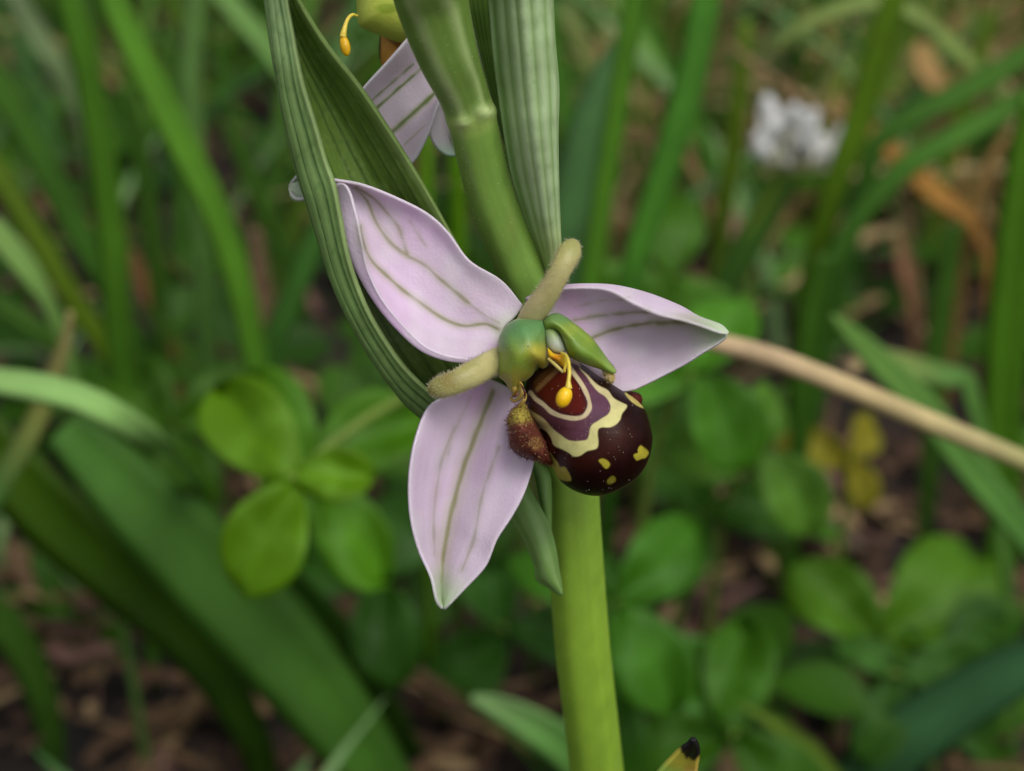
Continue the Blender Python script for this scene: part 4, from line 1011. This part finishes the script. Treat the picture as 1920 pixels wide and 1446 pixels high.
def clover_leaf(px, py, y0, size, ang0, label, base=(70, 118, 26), nrm=(0, -0.55, 0.8), spread=2.0, sizes=(1, 1, 1), group='clover leaves in the sward', tilt=0.25, bend=0.3, seed=0, back=7, fx=0):
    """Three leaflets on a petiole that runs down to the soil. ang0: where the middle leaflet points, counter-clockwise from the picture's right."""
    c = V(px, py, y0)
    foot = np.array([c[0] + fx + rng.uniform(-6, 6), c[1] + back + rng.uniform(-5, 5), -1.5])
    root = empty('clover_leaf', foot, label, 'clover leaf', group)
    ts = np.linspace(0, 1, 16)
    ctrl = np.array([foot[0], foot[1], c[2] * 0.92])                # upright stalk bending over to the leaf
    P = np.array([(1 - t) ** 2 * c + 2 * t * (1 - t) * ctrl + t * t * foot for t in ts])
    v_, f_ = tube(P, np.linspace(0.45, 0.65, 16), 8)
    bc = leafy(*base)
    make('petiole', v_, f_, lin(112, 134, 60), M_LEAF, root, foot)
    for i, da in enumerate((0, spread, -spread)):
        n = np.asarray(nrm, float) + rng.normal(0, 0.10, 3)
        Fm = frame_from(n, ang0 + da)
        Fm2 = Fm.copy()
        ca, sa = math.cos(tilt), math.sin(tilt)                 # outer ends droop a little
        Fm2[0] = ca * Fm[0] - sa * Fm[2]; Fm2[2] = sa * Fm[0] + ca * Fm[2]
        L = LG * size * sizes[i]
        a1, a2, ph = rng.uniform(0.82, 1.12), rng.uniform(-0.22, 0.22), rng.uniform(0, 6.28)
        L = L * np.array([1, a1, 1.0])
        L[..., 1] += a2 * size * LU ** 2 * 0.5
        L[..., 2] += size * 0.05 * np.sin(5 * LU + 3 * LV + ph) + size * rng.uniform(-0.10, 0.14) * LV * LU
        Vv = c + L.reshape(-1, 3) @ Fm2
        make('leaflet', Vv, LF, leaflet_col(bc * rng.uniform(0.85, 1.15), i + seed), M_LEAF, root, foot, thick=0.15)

R_ = math.radians
CAMN = (0, -0.75, 0.66)
clover_leaf(548, 900, 146, 11, R_(126), 'large bright clover leaf above the broad wavy leaf', (92, 140, 14), CAMN, 2.09, (1.2, 1.05, 0.7), tilt=0.1, back=62, fx=26)
clover_leaf(575, 905, 165, 15, R_(40), 'darker clover leaf tucked behind the hanging sepal', (72, 124, 18), CAMN, 1.5, (1.0, 0.9, 0.9), back=55, fx=24)
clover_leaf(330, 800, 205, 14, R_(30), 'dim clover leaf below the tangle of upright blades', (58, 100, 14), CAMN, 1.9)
clover_leaf(1300, 700, 185, 13, R_(60), 'clover leaf showing under the rolled pink sepal', (68, 124, 30), CAMN, 2.0)
clover_leaf(1420, 850, 190, 12, R_(70), 'clover leaf under the tan straw', (84, 132, 48), CAMN, 2.0, (0.8, 1, 1))
clover_leaf(1255, 520, 240, 16, R_(200), 'clover leaf behind the upright downy petal', (64, 112, 20), CAMN, 2.0)
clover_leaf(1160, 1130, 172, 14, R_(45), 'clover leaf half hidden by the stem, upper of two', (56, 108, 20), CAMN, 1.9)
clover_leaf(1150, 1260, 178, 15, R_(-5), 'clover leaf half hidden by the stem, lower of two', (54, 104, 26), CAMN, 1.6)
clover_leaf(1660, 1195, 190, 17, R_(35), 'bright clover leaf above the wide bluish blade', (72, 118, 18), (0, -0.6, 0.8), 1.9, (1.15, 0.9, 0.9), tilt=0.2)
clover_leaf(1690, 1270, 182, 13, R_(10), 'pale clover leaf just above the wide bluish blade', (58, 102, 42), (0, -0.6, 0.8), 2.2, (1, 0.7, 0.9))
clover_leaf(1370, 1380, 172, 15, R_(80), 'clover leaf behind the withered black leaf point', (54, 100, 14), (0, -0.6, 0.8), 2.0)
clover_leaf(1450, 1300, 195, 13, R_(150), 'small clover leaf among the low leaves by the stick', (48, 88, 20), (0, -0.5, 0.85), 2.0)
clover_leaf(950, 1180, 205, 16, R_(110), 'dark clover leaf below the hanging sepal', (52, 100, 34), CAMN, 2.0)
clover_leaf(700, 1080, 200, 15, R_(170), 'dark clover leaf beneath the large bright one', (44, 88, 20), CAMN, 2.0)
clover_leaf(1600, 860, 215, 12, R_(170), 'yellowing clover leaf below the straw', (140, 138, 40), CAMN, 2.0, (0.9, 0.6, 0.6))
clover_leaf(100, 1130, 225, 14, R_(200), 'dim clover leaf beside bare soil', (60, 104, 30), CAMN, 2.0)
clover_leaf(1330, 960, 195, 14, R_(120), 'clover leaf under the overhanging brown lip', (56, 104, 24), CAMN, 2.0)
clover_leaf(620, 1420, 200, 14, R_(60), 'dark clover leaf on the soil by tan stalks', (44, 84, 26), (0, -0.5, 0.85), 2.0)

# white clover head
def clover_head(px, py, y0):
    c = V(px, py, y0)
    foot = np.array([c[0] - 18, c[1] + 4, -1.5])
    root = empty('white_clover_flower', foot, 'white clover flower head on a yellow-green stalk', 'flower')
    P = resample(np.array([c + np.array([-1, 1, -4.0]), c + np.array([-4, 1, -12]), c + np.array([-11, 2, -26]), foot]), 24, 3)
    v_, f_ = tube(P, np.linspace(0.8, 1.0, 24), 10)
    make('stalk', v_, f_, np.repeat(mix(full(lin(120, 146, 50), np.zeros(24)), full(lin(150, 130, 60), np.zeros(24)), smooth(np.linspace(0, 1, 24), 0.3, 0.7)), 10, 0), M_LEAF, root, foot)
    r = np.random.default_rng(5)
    fl = [(1436, 178, 1440, 270, 12), (1452, 205, 1452, 285, 12), (1418, 248, 1440, 296, 11), (1412, 280, 1446, 300, 10), (1492, 196, 1478, 262, 12), (1512, 208, 1490, 285, 12), (1498, 250, 1490, 306, 13),
          (1526, 226, 1508, 300, 12), (1520, 262, 1512, 308, 12), (1544, 250, 1524, 304, 11), (1592, 236, 1548, 290, 11), (1580, 256, 1546, 300, 11), (1556, 276, 1536, 310, 11), (1474, 240, 1470, 298, 10),
          (1462, 262, 1462, 304, 11), (1536, 292, 1512, 312, 10), (1470, 300, 1490, 314, 10), (1432, 300, 1462, 308, 9), (1575, 286, 1530, 306, 9), (1448, 230, 1456, 300, 12), (1466, 215, 1464, 290, 9), (1530, 205, 1516, 280, 9), (1562, 262, 1540, 306, 12), (1426, 268, 1450, 305, 12), (1505, 280, 1502, 316, 12)]
    fl = [f + (r.uniform(-7, 2),) for f in fl] + [(a + r.uniform(-10, 10), b + r.uniform(4, 26), c_, d_, e, r.uniform(3, 11)) for a, b, c_, d_, e in fl[::2]]
    for i, (x0, yt, x1, yb, wpx, dy) in enumerate(fl):
        top, bot = V(x0, yt, y0 + dy), V(x1, yb, y0 + dy * 0.4)
        mid = (top + bot) / 2 + r.normal(0, 0.4, 3)
        Pq = resample(np.array([bot, mid, top]), 10, 3)
        rad = np.array([0.45, 0.62, 0.75, 0.8, 0.78, 0.82, 0.95, 1.0, 0.85, 0.35]) * 1.3 * wpx * K * 300 * r.uniform(0.85, 1.1)
        v2, f2 = tube(Pq, rad, 9, flat=0.75)
        t10 = np.linspace(0, 1, 10)
        col = mix(full(lin(214, 212, 156), t10), full(lin(244, 238, 222), t10), smooth(t10, 0.05, 0.5))
        if i in (13,):  # gap in the head, put in as a brown floret
            col = full(lin(170, 130, 104), t10)
        make('floret', v2, f2, np.repeat(col, 9, 0), M_WHITE, root, foot)
    v3, f3 = tube(resample(np.array([c + np.array([-4, 2, -5.5]), c + np.array([0, 3, -4.5]), c + np.array([5, 2, -5.0])]), 8, 3), np.array([1.0, 1.8, 2.2, 2.4, 2.4, 2.2, 1.8, 1.0]), 9)
    make('receptacle', v3, f3, lin(206, 206, 150), M_WHITE, root, foot)
clover_head(1490, 258, 262)

# ------------------------------------------------------------------ the mass of grass, low clover and litter
def scatter(n, xr, yr, r):
    return np.column_stack([r.uniform(*xr, n), r.uniform(*yr, n)])

def build_grass():
    r = np.random.default_rng(21)
    pts = scatter(5200, (-420, 420), (205, 900), r)
    vs, fs, cs = [], [], []
    k = 0
    gc = [leafy(74, 118, 42), lin(60, 102, 30), lin(88, 128, 50), lin(96, 124, 44), lin(58, 96, 46), lin(104, 138, 84)]
    dc = [lin(150, 128, 84), lin(132, 110, 72), lin(168, 150, 108)]
    seg = 6
    pts = np.vstack([pts, scatter(900, (15, 300), (300, 620), r)])
    late = len(pts) - 900
    pts = np.vstack([pts, scatter(900, (-420, 420), (20, 178), r)])
    low = len(pts) - 900
    for ip, (x, y) in enumerate(pts):
        hx, hy = x - 80, y - 262                    # grass left out towards the sun so light reaches the white clover
        if -45 < hx * 0.64 - hy * 0.77 < 130 and abs(hx * 0.77 + hy * 0.64) < 42:
            continue
        # bare earth and low clover towards the orchid's foot
        near = (y - 205) / 140
        if ip < low and y < 345 and abs(x) < 200 and r.uniform() > 0.10 + 0.55 * max(0, near):
            continue
        dry = late <= ip < low or r.uniform() < (0.45 if x > 15 else 0.16)
        L = 0.45 * r.uniform(40, 100) if ip >= low else r.uniform(40, 120) * (1.0 if y > 260 else 0.55) * (0.6 if dry else 1)
        w = r.uniform(1.2, 4.0)
        az = r.uniform(0, 6.28)
        out = r.uniform(0.15, 0.9) if not dry else r.uniform(0.5, 1.6)
        d = np.array([math.cos(az), math.sin(az), 0])
        t = np.linspace(0, 1, seg)
        P = np.array([x, y, -2.0]) + d * (out * L * t ** 1.7)[:, None] + np.array([0, 0, 1.0]) * (L * (t - 0.42 * out * t ** 2.2))[:, None]
        P[:, 2] = np.maximum(P[:, 2], -2 + 3 * t)
        fa = r.uniform(0, 3.14)
        sd = np.array([math.cos(fa), math.sin(fa), 0]) * 0.5 * w
        wd = np.interp(t, [0, 0.3, 0.7, 1], [0.7, 1, 0.85, 0.05])[:, None]
        ridge = np.array([-sd[1], sd[0], 0]) * 0.35
        A, M, B = P - sd * wd, P + ridge * wd, P + sd * wd
        vs.append(np.stack([A, M, B], 1).reshape(-1, 3))
        f = grid_faces(seg, 3, False, k)
        fs.append(f); k += seg * 3
        c = (dc if dry else gc)[r.integers(3 if dry else 6)] * r.uniform(0.75, 1.2)
        cs.append(np.tile(c, (seg * 3, 1)))
    make('grass', np.vstack(vs), np.vstack(fs), np.vstack(cs), M_LEAF, kind='stuff', label='tangled green and dry meadow grass behind the orchid')
build_grass()

def build_cover():
    r = np.random.default_rng(33)
    vs, fs, cs, k = [], [], [], 0
    lg = LG[::2, ::2]
    a, b = lg.shape[:2]
    for x, y in np.vstack([scatter(300, (-200, 240), (178, 520), r), scatter(230, (-300, 300), (30, 150), r), scatter(120, (-380, -200), (150, 500), r), scatter(100, (240, 380), (150, 500), r)]):
        soil = math.exp(-(((x + 62) / 34) ** 2 + ((y - 205) / 26) ** 2)) + math.exp(-(((x - 62) / 22) ** 2 + ((y - 262) / 24) ** 2))
        if r.uniform() < soil * 1.4:
            continue
        h = r.uniform(4, 24)
        s = r.uniform(8, 15)
        n = np.array([r.normal(0, 0.3), -0.35 + r.normal(0, 0.3), 1.0])
        a0 = r.uniform(0, 6.28)
        base = leafy(*[(54, 98, 20), (48, 90, 26), (64, 110, 30), (42, 80, 18)][r.integers(4)]) * r.uniform(0.8, 1.15)
        p = np.array([x, y, h])
        for da in (0, 2.1, -2.1):
            Fm = frame_from(n + r.normal(0, 0.1, 3), a0 + da)
            vs.append(p + (lg * s).reshape(-1, 3) @ Fm); fs.append(grid_faces(a, b, False, k)); k += a * b
            cs.append(np.tile(base, (a * b, 1)))
        w = np.array([[0.4, 0, 0], [-0.4, 0, 0]])
        vs.append(np.vstack([p + w, np.array([x, y, -2]) + w])); fs.append(np.array([[k, k + 1, k + 3, k + 2]])); k += 4
        cs.append(np.tile(lin(90, 116, 50), (4, 1)))
    make('clover_cover', np.vstack(vs), np.vstack(fs), np.vstack(cs), M_LEAF, kind='stuff', label='low carpet of small clover leaves over the soil')
build_cover()

def build_litter():
    r = np.random.default_rng(44)
    vs, fs, cs, k = [], [], [], 0
    dc = [lin(120, 96, 70), lin(98, 76, 56), lin(150, 126, 92), lin(80, 60, 46), lin(110, 82, 74), lin(64, 46, 38)]
    for x, y in np.vstack([scatter(2600, (-330, 330), (150, 760), r), scatter(900, (-120, 120), (172, 270), r)]):
        L, w = r.uniform(6, 38), r.uniform(0.8, 3.2)
        if len(vs) >= 2600:
            L, w = r.uniform(2, 12), r.uniform(0.8, 4.0)
        az = r.uniform(0, 6.28)
        d = np.array([math.cos(az), math.sin(az), r.uniform(-0.1, 0.25)])
        t = np.linspace(0, 1, 4)
        P = np.array([x, y, r.uniform(-1.0, 4.5)]) + d * (L * t)[:, None]
        P[:, 2] += r.normal(0, 0.6, 4)
        s = np.array([-d[1], d[0], 0]) * w / 2
        wd = np.array([0.6, 1, 0.9, 0.3])[:, None]
        vs.append(np.stack([P - s * wd, P + np.array([0, 0, 0.5]), P + s * wd], 1).reshape(-1, 3)); fs.append(grid_faces(4, 3, False, k)); k += 12
        cs.append(np.tile(dc[r.integers(6)] * r.uniform(0.5, 1.0), (12, 1)))
    make('plant_litter', np.vstack(vs), np.vstack(fs), np.vstack(cs), M_DRY, kind='stuff', label='brown dead grass and leaf scraps on the soil')
build_litter()
